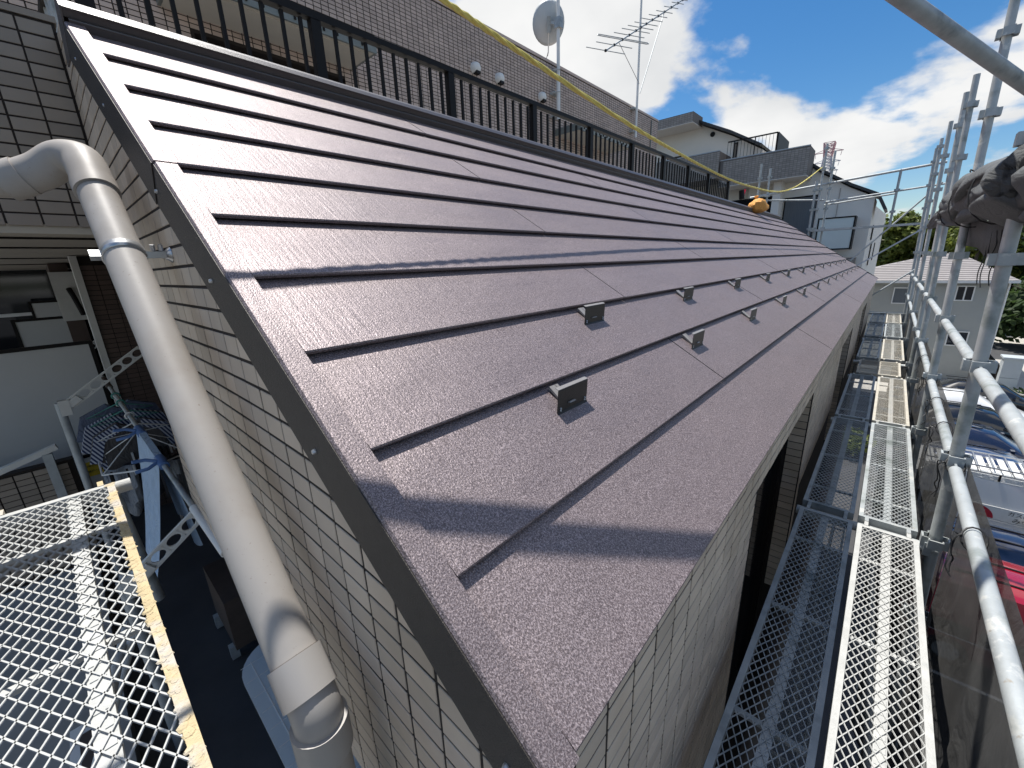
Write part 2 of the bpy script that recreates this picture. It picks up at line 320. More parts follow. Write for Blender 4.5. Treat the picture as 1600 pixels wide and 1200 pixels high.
def stripe_mat():
    m = mat('striped_cloth', (.5, .52, .56), .95, 0, 0); t = m.node_tree; b = t.nodes['Principled BSDF']
    ge = t.nodes.new('ShaderNodeNewGeometry'); sx = t.nodes.new('ShaderNodeSeparateXYZ'); t.links.new(ge.outputs['Position'], sx.inputs[0])
    mm = t.nodes.new('ShaderNodeMath'); mm.operation = 'MULTIPLY_ADD'; t.links.new(sx.outputs[2], mm.inputs[0]); mm.inputs[1].default_value = .5; t.links.new(sx.outputs[0], mm.inputs[2])
    m2 = t.nodes.new('ShaderNodeMath'); m2.operation = 'MULTIPLY'; t.links.new(mm.outputs[0], m2.inputs[0]); m2.inputs[1].default_value = 42
    fr = t.nodes.new('ShaderNodeMath'); fr.operation = 'FRACT'; t.links.new(m2.outputs[0], fr.inputs[0])
    gt = t.nodes.new('ShaderNodeMath'); gt.operation = 'GREATER_THAN'; t.links.new(fr.outputs[0], gt.inputs[0]); gt.inputs[1].default_value = .45
    mx = t.nodes.new('ShaderNodeMix'); mx.data_type = 'RGBA'; t.links.new(gt.outputs[0], mx.inputs[0]); mx.inputs[6].default_value = (.42, .45, .52, 1); mx.inputs[7].default_value = (.025, .035, .09, 1)
    t.links.new(mx.outputs[2], b.inputs['Base Color']); return m
M['stripe'] = stripe_mat()

for k in ('green', 'green2'):
    t = M[k].node_tree; b = t.nodes['Principled BSDF']; o_ = [n for n in t.nodes if n.type == 'OUTPUT_MATERIAL'][0]
    tr_ = t.nodes.new('ShaderNodeBsdfTranslucent'); mxs = t.nodes.new('ShaderNodeMixShader'); mxs.inputs[0].default_value = .5
    t.links.new(b.inputs['Base Color'].links[0].from_socket, tr_.inputs[0]); t.links.new(b.outputs[0], mxs.inputs[1]); t.links.new(tr_.outputs[0], mxs.inputs[2]); t.links.new(mxs.outputs[0], o_.inputs[0])
# ------------------------------------------------------------------ ground
GZ = -7.8
g = MB().quad((-400, -400, GZ), (900, -400, GZ), (900, 600, GZ), (-400, 600, GZ)).build('ground', M['asphalt']); tag(g, kind='structure')
p = MB().box(30.5, 80, -30, 30, GZ - .2, GZ + .12).build('pavement', M['pave']); tag(p, kind='structure')
p = MB().box(44, 52, -40, 30, GZ - .2, GZ + .124).build('road', M['asphalt']); tag(p, kind='structure')
p = MB()
for i in range(9): p.box(9.65 + 2.55 * i, 9.73 + 2.55 * i, -5.8, -1.2, GZ + .001, GZ + .005)
tag(p.build('parking_lines', M['line']), kind='structure')
hl = MB()
for i in range(40):
    a0, a1 = i * .16 - 3.2, (i + 1) * .16 - 3.2
    h0 = 6 + 3 * math.sin(i * .7) + 2 * math.sin(i * 1.9); h1 = 6 + 3 * math.sin((i + 1) * .7) + 2 * math.sin((i + 1) * 1.9)
    hl.quad((600 * math.cos(a0), 600 * math.sin(a0), GZ), (600 * math.cos(a1), 600 * math.sin(a1), GZ), (600 * math.cos(a1), 600 * math.sin(a1), GZ + h1), (600 * math.cos(a0), 600 * math.sin(a0), GZ + h0))
tag(hl.build('hills', M['green2']), kind='structure')
tr = MB().box(-8, .25, .6, 9.0, GZ, -3.25).build('terrace', M['concrete']); tag(tr, kind='structure')

# ------------------------------------------------------------------ the roofed wing of the apartment building
RX0, RX1 = .262, 12.92
wing = thing('apartment_wing', 'dark brown metal roofed wing of the tiled apartment building in the foreground', 'building', (2, 2, GZ))
# hidden core, added to block light through the wing
core = MB()
pt = lambda s, h: RP(0, s, h)
a = pt(-.17, -.16); b_ = pt(2.46, -.16)
core.prism([(1.35, .40, GZ), (1.35, b_.y, GZ), (1.35, b_.y, b_.z), (1.35, .40, a.z + (.40 - a.y) * .7)], (RX1 - .04 - 1.35, 0, 0))
core.prism([(.275, .40, -1.28), (.275, 2.72, -1.28), (.275, 2.72, .83), (.275, b_.y, b_.z), (.275, .40, a.z + (.40 - a.y) * .7)], (1.08, 0, 0))
core.build('wall_core', M['grout'], wing)
# shingle panels
ss = [-.179] + [.081 + .26 * i for i in range(10)]
def panel(x0, x1, s0, s1, nose=.019):
    m = MB(); wv = random.uniform(-.0006, .0006)
    e = .0042
    P = lambda x, s, h: RP(x, s, h)
    sl = (s1 - s0)
    def hh(s): return nose * (1 - (s - s0) / .262) + wv
    secs = [(s0 + .022, -.004), (s0 + .020, .0085), (s0 + .0010, .0085), (s0 - .0005, nose - .003), (s0 + .0018, nose + wv), (s0 + .03, hh(s0 + .03)), (s1 + .012, max(hh(s1), .0002))]
    v = []; f = []
    for (s, h) in secs: v += [P(x0, s, h), P(x1, s, h)]
    for i in range(len(secs) - 1): f.append((2 * i, 2 * i + 1, 2 * i + 3, 2 * i + 2))
    # little turned-down side edges
    k = len(v)
    v += [P(x0, s0, 0 - .004), P(x0, s1, -.004), P(x1, s0, -.004), P(x1, s1, -.004)]
    f += [(k, 8, 12, k + 1), (k + 2, 9, 13, k + 3)]
    m.add(v, f); return m
FX = .313
for i in range(len(ss) - 1):
    s0 = ss[i]; s1 = ss[i + 1] if i < len(ss) - 1 else 2.44
    first = 1.655 if i % 2 == 1 else 3.285
    xs = [FX]; x = first
    while x < RX1 - .3: xs.append(x); x += 3.25
    xs.append(RX1 - .03)
    for k in range(len(xs) - 1):
        pm = panel(xs[k] + (.0022 if k else 0), xs[k + 1] - .0022, s0, s1)
        if k:   # folded hem along the joint
            q = xs[k] + .0022
            pm.prism([RP(q, s0 + .004, .0195), RP(q + .010, s0 + .004, .0195), RP(q + .010, s1, .0022), RP(q, s1, .0022)], NR * -.004)
        pm.build('roof_panel', M['roof'], wing)
tp = panel(FX, RX1 - .03, ss[-1], 2.46); tp.build('roof_panel', M['roof'], wing)
# under-sheet so that seams read dark
MB().quad(RP(RX0 + .02, -.17, -.006), RP(RX1 - .02, -.17, -.006), RP(RX1 - .02, 2.46, -.006), RP(RX0 + .02, 2.46, -.006)).build('underlay', M['grout'], wing)
# rake flashing in two lapped lengths
def rake(s0, s1, dh, dx):
    m = MB(); x0 = RX0 - dx; x1 = FX - .0015
    sec = [(x1, .002), (x1, .0192 + dh), (x0 + .004, .0196 + dh), (x0, .014 + dh), (x0 + .002, -.094), (x0 + .010, -.100), (x0 + .012, -.094), (x0 + .010, .004)]
    n = len(sec); st = [s0, s0 + (s1 - s0) * .33, s0 + (s1 - s0) * .66, s1]; v = []; f = []
    for s in st: v += [RP(x, s, h) for x, h in sec]
    for i in range(len(st) - 1):
        for j in range(n): f.append((i * n + j, i * n + (j + 1) % n, (i + 1) * n + (j + 1) % n, (i + 1) * n + j))
    f.append(tuple(range(n))); f.append(tuple((len(st) - 1) * n + j for j in reversed(range(n))))
    return m.add(v, f)
fl1 = rake(-.185, 1.40, 0, 0).build('rake_flashing', M['roof'], wing)
fl2 = rake(1.375, 2.40, .0022, .003).build('rake_flashing', M['roof'], wing)
def fascia(s0, s1, dx):
    m = MB(); x0 = RX0 - dx - .0025
    ps = [RP(x0, s0, .0135), RP(x0, s1, .0135), RP(x0, s1, -.1), RP(x0, s0, -.1)]
    return m.prism(ps, (.002, 0, 0))
fascia(-.185, 1.40, 0).build('fascia', M['flash'], wing)
fascia(1.375, 2.42, .003).build('fascia', M['flash'], wing)
sc = MB()
for s in (-.14, .42, .95, 1.36, 1.9, 2.28):
    c0 = RP(RX0 - .004, s, -.055); sc.lathe(c0, [(.0001, -.005), (.004, -.0045), (.0055, -.001), (.0055, .002)], (1, 0, 0), 8)
sc.build('screw', M['stainless'], wing, True)
# eave drip edge
MB().prism([RP(RX0 + .01, -.181, .0), RP(RX0 + .01, -.174, .0), RP(RX0 + .01, -.174, -.03), RP(RX0 + .01, -.181, -.03)], (RX1 - RX0 - .03, 0, 0)).build('drip_edge', M['flash'], wing)
# far rake
MB().prism([RP(RX1 - .032, -.185, .019), RP(RX1 - .032, 2.44, .019), RP(RX1 - .032, 2.44, -.1), RP(RX1 - .032, -.185, -.1)], (.034, 0, 0)).build('rake_flashing', M['flash'], wing)
# ridge flashing: lip, upright, cap
def strip(name, secs, x0, x1, m, par=wing):
    mb = MB(); mb.prism([RP(x0, s, h) for s, h in secs], (x1 - x0, 0, 0)); return mb.build(name, m, par)
strip('ridge_lip', [(2.398, .0), (2.398, .030), (2.400, .0325), (2.425, .0315), (2.425, .0)], FX - .04, RX1 - .03, M['cap'])
for (xa, xb) in ((RX0 + .0, 4.2), (4.204, 8.4), (8.404, RX1 - .03)):
    strip('ridge_upright', [(2.416, .0320), (2.416, .060), (2.43, .060), (2.43, .03)], xa, xb, M['cap'])
    strip('ridge_cap', [(2.411, .0565), (2.410, .0625), (2.438, .0705), (2.47, .069), (2.47, .0), (2.462, .0), (2.462, .062), (2.432, .0612)], xa, xb, M['cap'])
MB().prism([RP(RX0 - .006, 2.40, .0), RP(RX0 - .006, 2.41, .064), RP(RX0 - .006, 2.44, .072), RP(RX0 - .006, 2.50, .06), RP(RX0 - .006, 2.52, -.16), RP(RX0 - .006, 2.42, -.1)], (.005, 0, 0)).build('ridge_end_plate', M['cap'], wing)
# tiles -------------------------------------------------------------
def tile_mesh(w, h, d=.0022, ch=.0012):
    # front face looks to -Y, local origin at the lower left front corner of the joint cell
    v = [(ch, 0, ch), (w - ch, 0, ch), (w - ch, 0, h - ch), (ch, 0, h - ch), (0, ch, 0), (w, ch, 0), (w, ch, h), (0, ch, h), (0, d, 0), (w, d, 0), (w, d, h), (0, d, h)]
    f = [(0, 1, 2, 3)]
    for k in (0, 4):
        for j in range(4): f.append((k + j, k + 4 + j, k + 4 + (j + 1) % 4, k + (j + 1) % 4))
    return v, f
def swap_gable(v): return [(y, -x, z) for (x, y, z) in v]       # front looks to -X, runs towards -Y
JN = .0078
vE, fE = tile_mesh(.1 - JN, .05 - JN)
meE = bpy.data.meshes.new('tile'); meE.from_pydata(vE, [], fE); meE.materials.append(M['tile'])
vG, fG = tile_mesh(.0985 - JN, .0555 - JN); vG = swap_gable(vG)
meG = bpy.data.meshes.new('tile_gable'); meG.from_pydata(vG, [], fG); meG.materials.append(M['tile'])
for me in (meE, meG):
    bm = bmesh.new(); bm.from_mesh(me); bmesh.ops.recalc_face_normals(bm, faces=bm.faces); bm.to_mesh(me); bm.free()
def tiles(parent, cells, me, v, f, limit, mb_mat):
    cells.sort(key=lambda c: Vector(c).length)
    for c in cells[:limit]:
        o = inst(me, 'tile', parent, (c[0] + random.uniform(-.0004, .0004), c[1] + random.uniform(-.0004, .0004), c[2] + random.uniform(-.0003, .0003))).rotation_euler = [random.uniform(-.006, .006) for _ in range(3)]
    if cells[limit:]:
        m = MB()
        for c in cells[limit:]:
            j = random.uniform(-.0005, .0005)
            m.add([(c[0] + q[0] + j, c[1] + q[1] + j, c[2] + q[2]) for q in v], f)
        o = m.build('tile_field', mb_mat, parent); tag(o, kind='stuff')
# gable wall (faces -X)
GX = .270
zr = lambda y: RP(0, (y + U * (-sT) * -1 * 0 + 0) / 1, 0).z
def roof_z(y):  # underside reference: roof surface height above a given y
    s = (y - sT * U) / cT
    return s * sT - U * cT
gw = MB(); gw.prism([(GX + .0022, .236, roof_z(.236) - .09), (GX + .0022, 2.45, roof_z(2.45) - .09), (GX + .0022, 2.735, .99), (GX + .0022, 2.735, -1.30), (GX + .0022, .236, -1.30)], (.05, 0, 0))
gwall = gw.build('gable_wall', M['grout'], wing)
cells = []
z0 = -1.30
for i in range(26):
    y = .334 + i * .0985
    for k in range(60):
        z = z0 + k * .0555
        if z > .95 or z > roof_z(y - .0) - .112: continue
        if y > 2.735: continue
        cells.append((GX, y, z))
tiles(gwall, cells, meG, vG, fG, 150, M['tile'])
# eave wall (faces -Y) with window recesses
EY = .236
ops = [(1.56, 3.06, -3.2, -.835), (5.05, 6.45, -3.2, -.885), (8.5, 9.9, -3.2, -.885)]
ew = MB(); top = -.625; bot = GZ + .1; x = GX + .056
for (a0, a1, zb, zt) in ops:
    ew.box(x, a0, EY + .0022, EY + .13, bot, top); ew.box(a0, a1, EY + .0022, EY + .13, zt, top); ew.box(a0, a1, EY + .0022, EY + .13, bot, zb); x = a1
ew.box(x, RX1 - .05, EY + .0022, EY + .13, bot, top)
ewall = ew.build('eave_wall', M['grout'], wing)
MB().box(GX + .0030, GX + .0555, EY + .0030, EY + .12, -3.0, -.66).build('corner_pier', M['grout'], wing)
cells = []
for i in range(127):
    x = GX + .004 + i * .1
    if x + .1 > RX1: continue
    rows = 26 if x < 3.1 else 18
    for k in range(rows):
        z = -.63 - (k + 1) * .05
        if any(a0 - .06 < x < a1 - .02 and zb < z + .02 < zt + .02 for (a0, a1, zb, zt) in ops): continue
        cells.append((x, EY, z))
tiles(ewall, cells, meE, vE, fE, 150, M['tile'])
for (a0, a1, zb, zt) in ops:
    m = MB()
    for k in range(30):
        z = zt - (k + 1) * .05
        m.box(a1 - .005, a1 + .001, EY + .008, EY + .092, z, z + .0445)
    m.build('jamb_tiles', M['tile'], wing)
    fr = MB(); yy = EY + .112
    fr.box(a0, a0 + .05, yy, yy + .06, zb, zt); fr.box(a1 - .055, a1 - .006, yy, yy + .06, zb, zt); fr.box(a0 + .05, a1 - .055, yy, yy + .06, zt - .05, zt); fr.box((a0 + a1) / 2 - .03, (a0 + a1) / 2 + .03, yy, yy + .06, zb, zt - .05)
    wf = fr.build('window', M['black'], wing)
    MB().box(a0 + .05, a1 - .055, yy + .03, yy + .036, zb, zt - .05).build('pane', M['glassdark'], wf)
# walkway slab behind the ridge
MB().box(.33, 12.9, 2.47, 6.0, .62, .80).build('walkway_slab', M['concrete'], wing)
MB().box(.30, 12.9, 2.44, 2.76, .55, .90).build('kerb_wall', M['grout'], wing)

# ------------------------------------------------------------------ snow guards
def snow_guard(x, s, label):
    base = RP(x, s, 0)
    t = thing('snow_guard', label, 'snow guard', base, 'snow guards in two rows on the metal roof')
    w = .066
    hb = .0125
    st = MB(); st.prism([RP(x - .022, s + .072, hb - .004), RP(x - .022, s + .072, hb + .003), RP(x - .022, s + .02, hb - .001), RP(x - .022, s + .004, .028), RP(x - .022, s + .0, .028), RP(x - .022, s + .016, hb - .006)], (.026, 0, 0))
    st.prism([RP(x + .0, s + .072, hb - .004), RP(x + .0, s + .072, hb + .003), RP(x + .0, s + .02, hb - .001), RP(x + .0, s + .016, hb - .006)], (.014, 0, 0))
    st.build('strap', M['gstrap'], t)
    lean = .029; H = .046
    pl = MB()
    A, B, C_, D = RP(x - w, s, hb - .002), RP(x + w, s, hb - .002), RP(x + w, s + lean, hb + H), RP(x - w, s + lean, hb + H)
    pl.prism([A, B, C_, D], NR.cross(V(1, 0, 0)) * -.0022)
    pl.prism([RP(x - w, s - .011, hb - .006), RP(x + w, s - .011, hb - .006), B, A], NR * -.002)
    pl.build('plate', M['gplate'], t)
    MB().prism([D + NR * .0004, C_ + NR * .0004, C_ + UP * .010 - NR * .0016, D + UP * .010 - NR * .0016], NR * .0012).build('flange', M['gstrap'], t)  # lighter strap colour puts the sunlight on the flange into its paint
    for q in (-1, 1): MB().prism([RP(x + q * w * .95, s - .015, hb - .007), RP(x + q * w * .25, s - .015, hb - .007), RP(x + q * w * .25, s - .011, hb - .006), RP(x + q * w * .95, s - .011, hb - .006)], NR * .0012).build('lip', M['gstrap'], t)
    bo = MB()
    for dx in (-.055, .055):
        for dh in (.006, .001): bo.lathe(RP(x + dx, s - .0022 + .0 + dh * .5, hb + dh), [(.0001, -.0012), (.0028, -.001), (.003, .001)], (0, 1, -.6), 6)
    bo.build('rivet', M['stainless'], t)
M['gplate'] = mat('guard_plate', (.026, .023, .021), .42, 0, .15, 30, .2, 300, spec=.4)
M['gstrap'] = mat('guard_strap', (.30, .28, .26), .35, .2, .1, 30, .2, 300)
ordn = ['nearest', 'second', 'third', 'fourth', 'fifth', 'sixth', 'seventh', 'eighth', 'ninth', 'tenth', 'eleventh', 'twelfth', 'farthest']
for k in range(13):
    x = .84 + .94 * k
    if x < RX1 - .3: snow_guard(x, .257, 'dark metal snow guard in the lower row by the eave, %s from camera' % ordn[k])
for k in range(12):
    x = 1.30 + .94 * k
    if x < RX1 - .3: snow_guard(x, .517, 'dark metal snow guard in the upper row, %s from camera' % ordn[k])

# ------------------------------------------------------------------ tiled parapet wall left of the gable
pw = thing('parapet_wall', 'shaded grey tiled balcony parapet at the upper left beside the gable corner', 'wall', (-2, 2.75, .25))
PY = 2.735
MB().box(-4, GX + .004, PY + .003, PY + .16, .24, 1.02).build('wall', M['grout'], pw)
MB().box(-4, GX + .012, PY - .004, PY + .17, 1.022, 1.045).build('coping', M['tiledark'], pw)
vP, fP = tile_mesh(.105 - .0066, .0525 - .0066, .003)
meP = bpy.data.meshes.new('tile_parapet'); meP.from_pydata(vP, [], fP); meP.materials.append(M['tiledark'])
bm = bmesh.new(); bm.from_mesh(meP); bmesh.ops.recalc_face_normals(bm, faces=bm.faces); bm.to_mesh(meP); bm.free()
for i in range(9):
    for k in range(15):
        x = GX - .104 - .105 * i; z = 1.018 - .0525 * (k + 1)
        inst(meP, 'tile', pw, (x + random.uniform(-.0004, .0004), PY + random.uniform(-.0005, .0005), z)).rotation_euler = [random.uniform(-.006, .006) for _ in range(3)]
# ------------------------------------------------------------------ black railing behind the ridge
RY = 2.8
def railing():
    t = thing('balustrade', 'long black metal balustrade standing behind the roof ridge', 'railing', (3, RY, .8))
    MB().bar((.30, RY, 1.445), (9.95, RY, 1.50), .055, .035).build('top_rail', M['black'], t)
    MB().bar((.30, RY + .0, .93), (9.95, RY, .96), .03, .03).build('bottom_rail', M['black'], t)
    posts = [.40, 1.43, 2.47, 3.5, 4.53, 5.56, 6.59, 7.62, 8.65, 9.9]
    for x in posts:
        MB().box(x - .03, x + .03, RY - .025, RY + .025, .8, 1.425 + x * .0055).build('post', M['black'], t)
    me = None
    x = .52
    while x < 9.85:
        if min(abs(x - q) for q in posts) > .05:
            b = MB().box(-.009, .009, -.009, .009, 0, .47)
            if me is None:
                o = b.build('baluster', M['black'], t); me = o.data; o.data.transform(Matrix.Translation(Vector(t['_o'])))
                o.location = V(x, RY, .955) - Vector(t['_o'])
            else: inst(me, 'baluster', t, (x, RY, .955))
        x += .1035
    # return side
    t2 = thing('balustrade', 'short dark return balustrade at the upper left corner of the walkway', 'railing', (.34, 3.2, .8))
    MB().box(.33, .37, 2.84, 6.0, 1.43, 1.465).build('top_rail', M['black'], t2)
    MB().box(.33, .37, 2.9, 2.95, .8, 1.43).build('post', M['black'], t2)
    for k in range(24):
        y = 3.05 + k * .12
        MB().box(.342, .356, y, y + .016, .85, 1.43).build('baluster', M['galv'], t2)
railing()
# ------------------------------------------------------------------ apartment block behind (long tiled wall)
BY = 6.0; BX0, BX1 = -3.0, 13.55
blk = thing('apartment_block', 'long pinkish grey tiled apartment wall rising behind the black balustrade', 'building', (5, 8, GZ))
wins = [(1.70, 3.42, 1.2, 2.52), (5.85, 6.6, 1.2, 2.36), (8.45, 9.75, 1.0, 2.45)]
bw = MB(); x = BX0
for (a0, a1, zb, zt) in wins:
    bw.box(x, a0, BY + .003, BY + .25, .3, 4.0); bw.box(a0, a1, BY + .003, BY + .25, zt, 4.0); bw.box(a0, a1, BY + .003, BY + .25, .3, zb); x = a1
bw.box(x, BX1, BY + .003, BY + .25, .3, 4.0); bw.box(BX0, BX1, BY + .26, BY + 6, .46, 3.9); bw.box(1.4, BX1, BY + .26, BY + 6, GZ, .455)
wall = bw.build('wall', M['grout'], blk)
MB().box(BX0, BX1 + .01, BY - .012, BY + .28, 4.0, 4.05).build('coping', M['tile2'], blk)
vB, fB = tile_mesh(.1015 - .0105, .0495 - .0095, .003, .001)
meB = bpy.data.meshes.new('tile_block'); meB.from_pydata(vB, [], fB); meB.materials.append(M['tile2'])
bm = bmesh.new(); bm.from_mesh(meB); bmesh.ops.recalc_face_normals(bm, faces=bm.faces); bm.to_mesh(meB); bm.free()
cells = []
nx = int((BX1 - BX0) / .1015)
for i in range(nx):
    x = BX1 - .1015 * (i + 1)
    if x < -1.2: continue
    for k in range(60):
        z = 3.99 - .0495 * (k + 1)
        if z < 1.0: continue
        if any(a0 - .06 < x < a1 - .04 and zb < z + .02 < zt + .01 for (a0, a1, zb, zt) in wins): continue
        cells.append((x, BY, z))
tiles(wall, cells, meB, vB, fB, 200, M['tile2'])
for (a0, a1, zb, zt) in wins:
    m = MB(); yy = BY + .13
    m.box(a0, a0 + .06, yy, yy + .07, zb, zt); m.box(a1 - .06, a1, yy, yy + .07, zb, zt); m.box(a0 + .06, a1 - .06, yy, yy + .07, zt - .16, zt); m.box((a0 + a1) / 2 - .04, (a0 + a1) / 2 + .04, yy, yy + .07, zb, zt - .16)
    w = m.build('window', M['black'], blk)
    MB().box(a0 + .06, a1 - .06, yy + .04, yy + .05, zb, zt - .16).build('pane', M['curtain'], w)
def canopy(x0, x1, z, dep=.62):
    m = MB(); m.box(x0, x1, BY - dep, BY - .002, z, z + .05)
    c = m.build('canopy', M['canopy'], blk)
    MB().box(x0 + .05, x1 - .05, BY - dep + .05, BY - dep + .07, z - .012, z - .0015).build('drip_groove', M['canopy'], c)
    e = MB(); e.box(x0 - .02, x1 + .02, BY - dep - .03, BY - dep - .002, z - .01, z + .13); e.box(x0 - .03, x0 - .002, BY - dep - .002, BY - .003, z + .0, z + .13); e.box(x1 + .002, x1 + .03, BY - dep - .002, BY - .003, z + .0, z + .13)
    e.build('fascia', M['glassgreen'], c)
    cl = MB(); n = int((x1 - x0) / .16)
    for k in range(n):
        q = x0 + .1 + k * .16; cl.box(q, q + .02, BY - dep - .045, BY - dep - .031, z + .02, z + .16)
    cl.box(x0, x1, BY - dep - .045, BY - dep - .031, z + .161, z + .175)
    cl.build('clip', M['black'], c)
canopy(1.45, 3.5, 2.66); canopy(8.3, 10.6, 2.69)
def vent(x, z):
    m = MB(); n = 14
    prof = [(.001, -.115), (.045, -.11), (.075, -.09), (.09, -.05), (.094, 0)]
    m.lathe((x, BY - .0, z), [(r, h) for r, h in prof], (0, 1, 0), n)
    v = m.build('vent_hood', M['white'], blk, True)
    MB().box(x - .045, x + .045, BY - .105, BY - .02, z - .1, z - .055).build('vent_mouth', M['black'], v)
for x in (5.88, 6.49, 7.77): vent(x, 3.31)
MB().box(13.05, 13.07, BY - .03, BY - .001, 1.0, 3.95).build('expansion_joint', M['glassgreen'], blk)

# ------------------------------------------------------------------ satellite dish and aerial on their masts
d = thing('satellite_dish', 'pale grey satellite dish seen from behind on a white wall mast', 'satellite dish', (8.18, 5.85, 2.9))
m = MB().tube([(8.18, 5.85, 2.95), (8.18, 5.85, 6.4)], .034, 12); m.tube([(8.18, 5.85, 2.95), (8.18, 5.85, 3.75)], .042, 12); m.build('mast', M['white'], d, True)
for z in (3.45, 3.02, 3.85):
    b = MB().box(8.08, 8.28, 5.88, BY - .003, z - .02, z + .02); b.tube([(8.05, 5.9, z), (8.18, 5.80, z + .01), (8.3, 5.9, z)], .008, 6); b.build('wall_bracket', M['galv'], d)
dc = V(8.14, 6.06, 4.74); ax = V(.72, .60, .36).normalized()
m = MB(); u = ax.cross(V(0, 0, 1)).normalized(); w = u.cross(ax).normalized()
rings = 7; n = 28; vs = [tuple(dc)]; fs = []
for i in range(1, rings + 1):
    r = i / rings
    for j in range(n):
        a = 2 * math.pi * j / n
        vs.append(tuple(dc + u * .33 * r * math.cos(a) + w * .37 * r * math.sin(a) + ax * .10 * r * r))
for j in range(n): fs.append((0, 1 + j, 1 + (j + 1) % n))
for i in range(rings - 1):
    for j in range(n): fs.append((1 + i * n + j, 1 + i * n + (j + 1) % n, 1 + (i + 1) * n + (j + 1) % n, 1 + (i + 1) * n + j))
m.add(vs, fs); o = m.build('reflector', M['dish'], d, True)
md = o.modifiers.new('thick', 'SOLIDIFY'); md.thickness = .012
m = MB(); m.obox(dc - ax * .05 + V(0, 0, -.04), u * .035, w * .13, ax * .04); m.box(8.12, 8.25, 5.78, 5.9, 4.58, 4.76); m.bar(dc - ax * .06, (8.18, 5.85, 4.65), .05, .05); m.build('mount', M['galvdull'], d)
m = MB().tube([dc - w * .15 - ax * .03, dc - w * .46 + ax * .07, dc - w * .52 + ax * .4], .012, 8); m.build('feed_arm', M['white'], d)
m = MB().tube([dc - w * .46 + ax * .07, dc - w * .62 - u * .06, dc - w * .68 - u * .12, dc - w * .55 - u * .2], .006, 6); m.build('cable', M['darkrubber'], d)
t = thing('tv_aerial', 'silver television aerial with crossing rods on a tall mast', 'aerial', (11.8, 5.8, 3.2))
MB().tube([(11.8, 5.85, 3.25), (11.8, 5.85, 4.55), (11.8, 5.85, 6.9)], [.034, .03, .024], 10).build('mast', M['white'], t, True)
b = MB()
for z in (3.4, 3.95): b.box(11.7, 11.9, 5.87, BY - .003, z - .02, z + .02)
b.build('wall_bracket', M['galv'], t)
A = V(10.0, 5.8, 4.72); B = V(14.3, 5.8, 7.22); dr = (B - A)
MB().bar(A, B, .03, .03).build('boom', M['galvdull'], t)
for k, f in enumerate((0.0, .09, .18, .26, .34, .40, .47, .55, .63, .72, .82, .92, 1.0)):
    c = A + dr * f; ln = .62 - .035 * k if k != 2 else .55
    ex = V(.80, .0, -.28).normalized() * 0 + V(.62, -.75, -.2).normalized()
    MB().tube([c - ex * ln * .75, c + ex * ln * .75], .009, 6).build('element', M['galvdull'], t)
    MB().obox(c, V(.022, 0, 0), V(0, .022, 0), V(0, 0, .022)).build('clamp', M['black'], t)
c = A + dr * .18; ex = V(.62, -.75, -.2).normalized(); off = dr.normalized() * .09
MB().tube([c - ex * .6, c + ex * .6, c + ex * .64 + off * .5, c + ex * .6 + off, c - ex * .6 + off, c - ex * .64 + off * .5, c - ex * .6], .01, 6, False).build('folded_dipole', M['galvdull'], t)
MB().tube([A + dr * .72, (11.85, 5.8, 4.3)], .012, 6).tube([A + dr * .14, (11.78, 5.8, 4.5)], .008, 6).build('stay', M['galvdull'], t)

# ------------------------------------------------------------------ yellow rope
pts = [(-1.2, 1.41, 1.19), (1.37, 1.425, .957), (3.36, 1.44, .832), (5.8, 1.435, .80), (8.8, 1.5, 1.06), (13.1, 1.64, 1.98)]
def smooth(pts, sub=6):
    P = [Vector(p) for p in pts]; o = []
    for i in range(len(P) - 1):
        p0 = P[max(i - 1, 0)]; p1 = P[i]; p2 = P[i + 1]; p3 = P[min(i + 2, len(P) - 1)]
        for k in range(sub):
            t = k / sub; o.append(.5 * ((2 * p1) + (p2 - p0) * t + (2 * p0 - 5 * p1 + 4 * p2 - p3) * t * t + (3 * p1 - p0 - 3 * p2 + p3) * t ** 3))
    o.append(P[-1]); return o
cp = smooth(pts, 40)
m = MB()
for st in range(3):
    q = []; acc = 0
    for i, p in enumerate(cp):
        if i: acc += (cp[i] - cp[i - 1]).length
        a = acc / .045 * 2 * math.pi + st * 2.094
        q.append(p + V(0, math.cos(a), math.sin(a)) * .0060)
    m.tube(q, .0066, 6)
tag(m.build('rope', M['rope'], None, True), 'yellow twisted rope stretched above the roof to the far scaffold', 'rope')

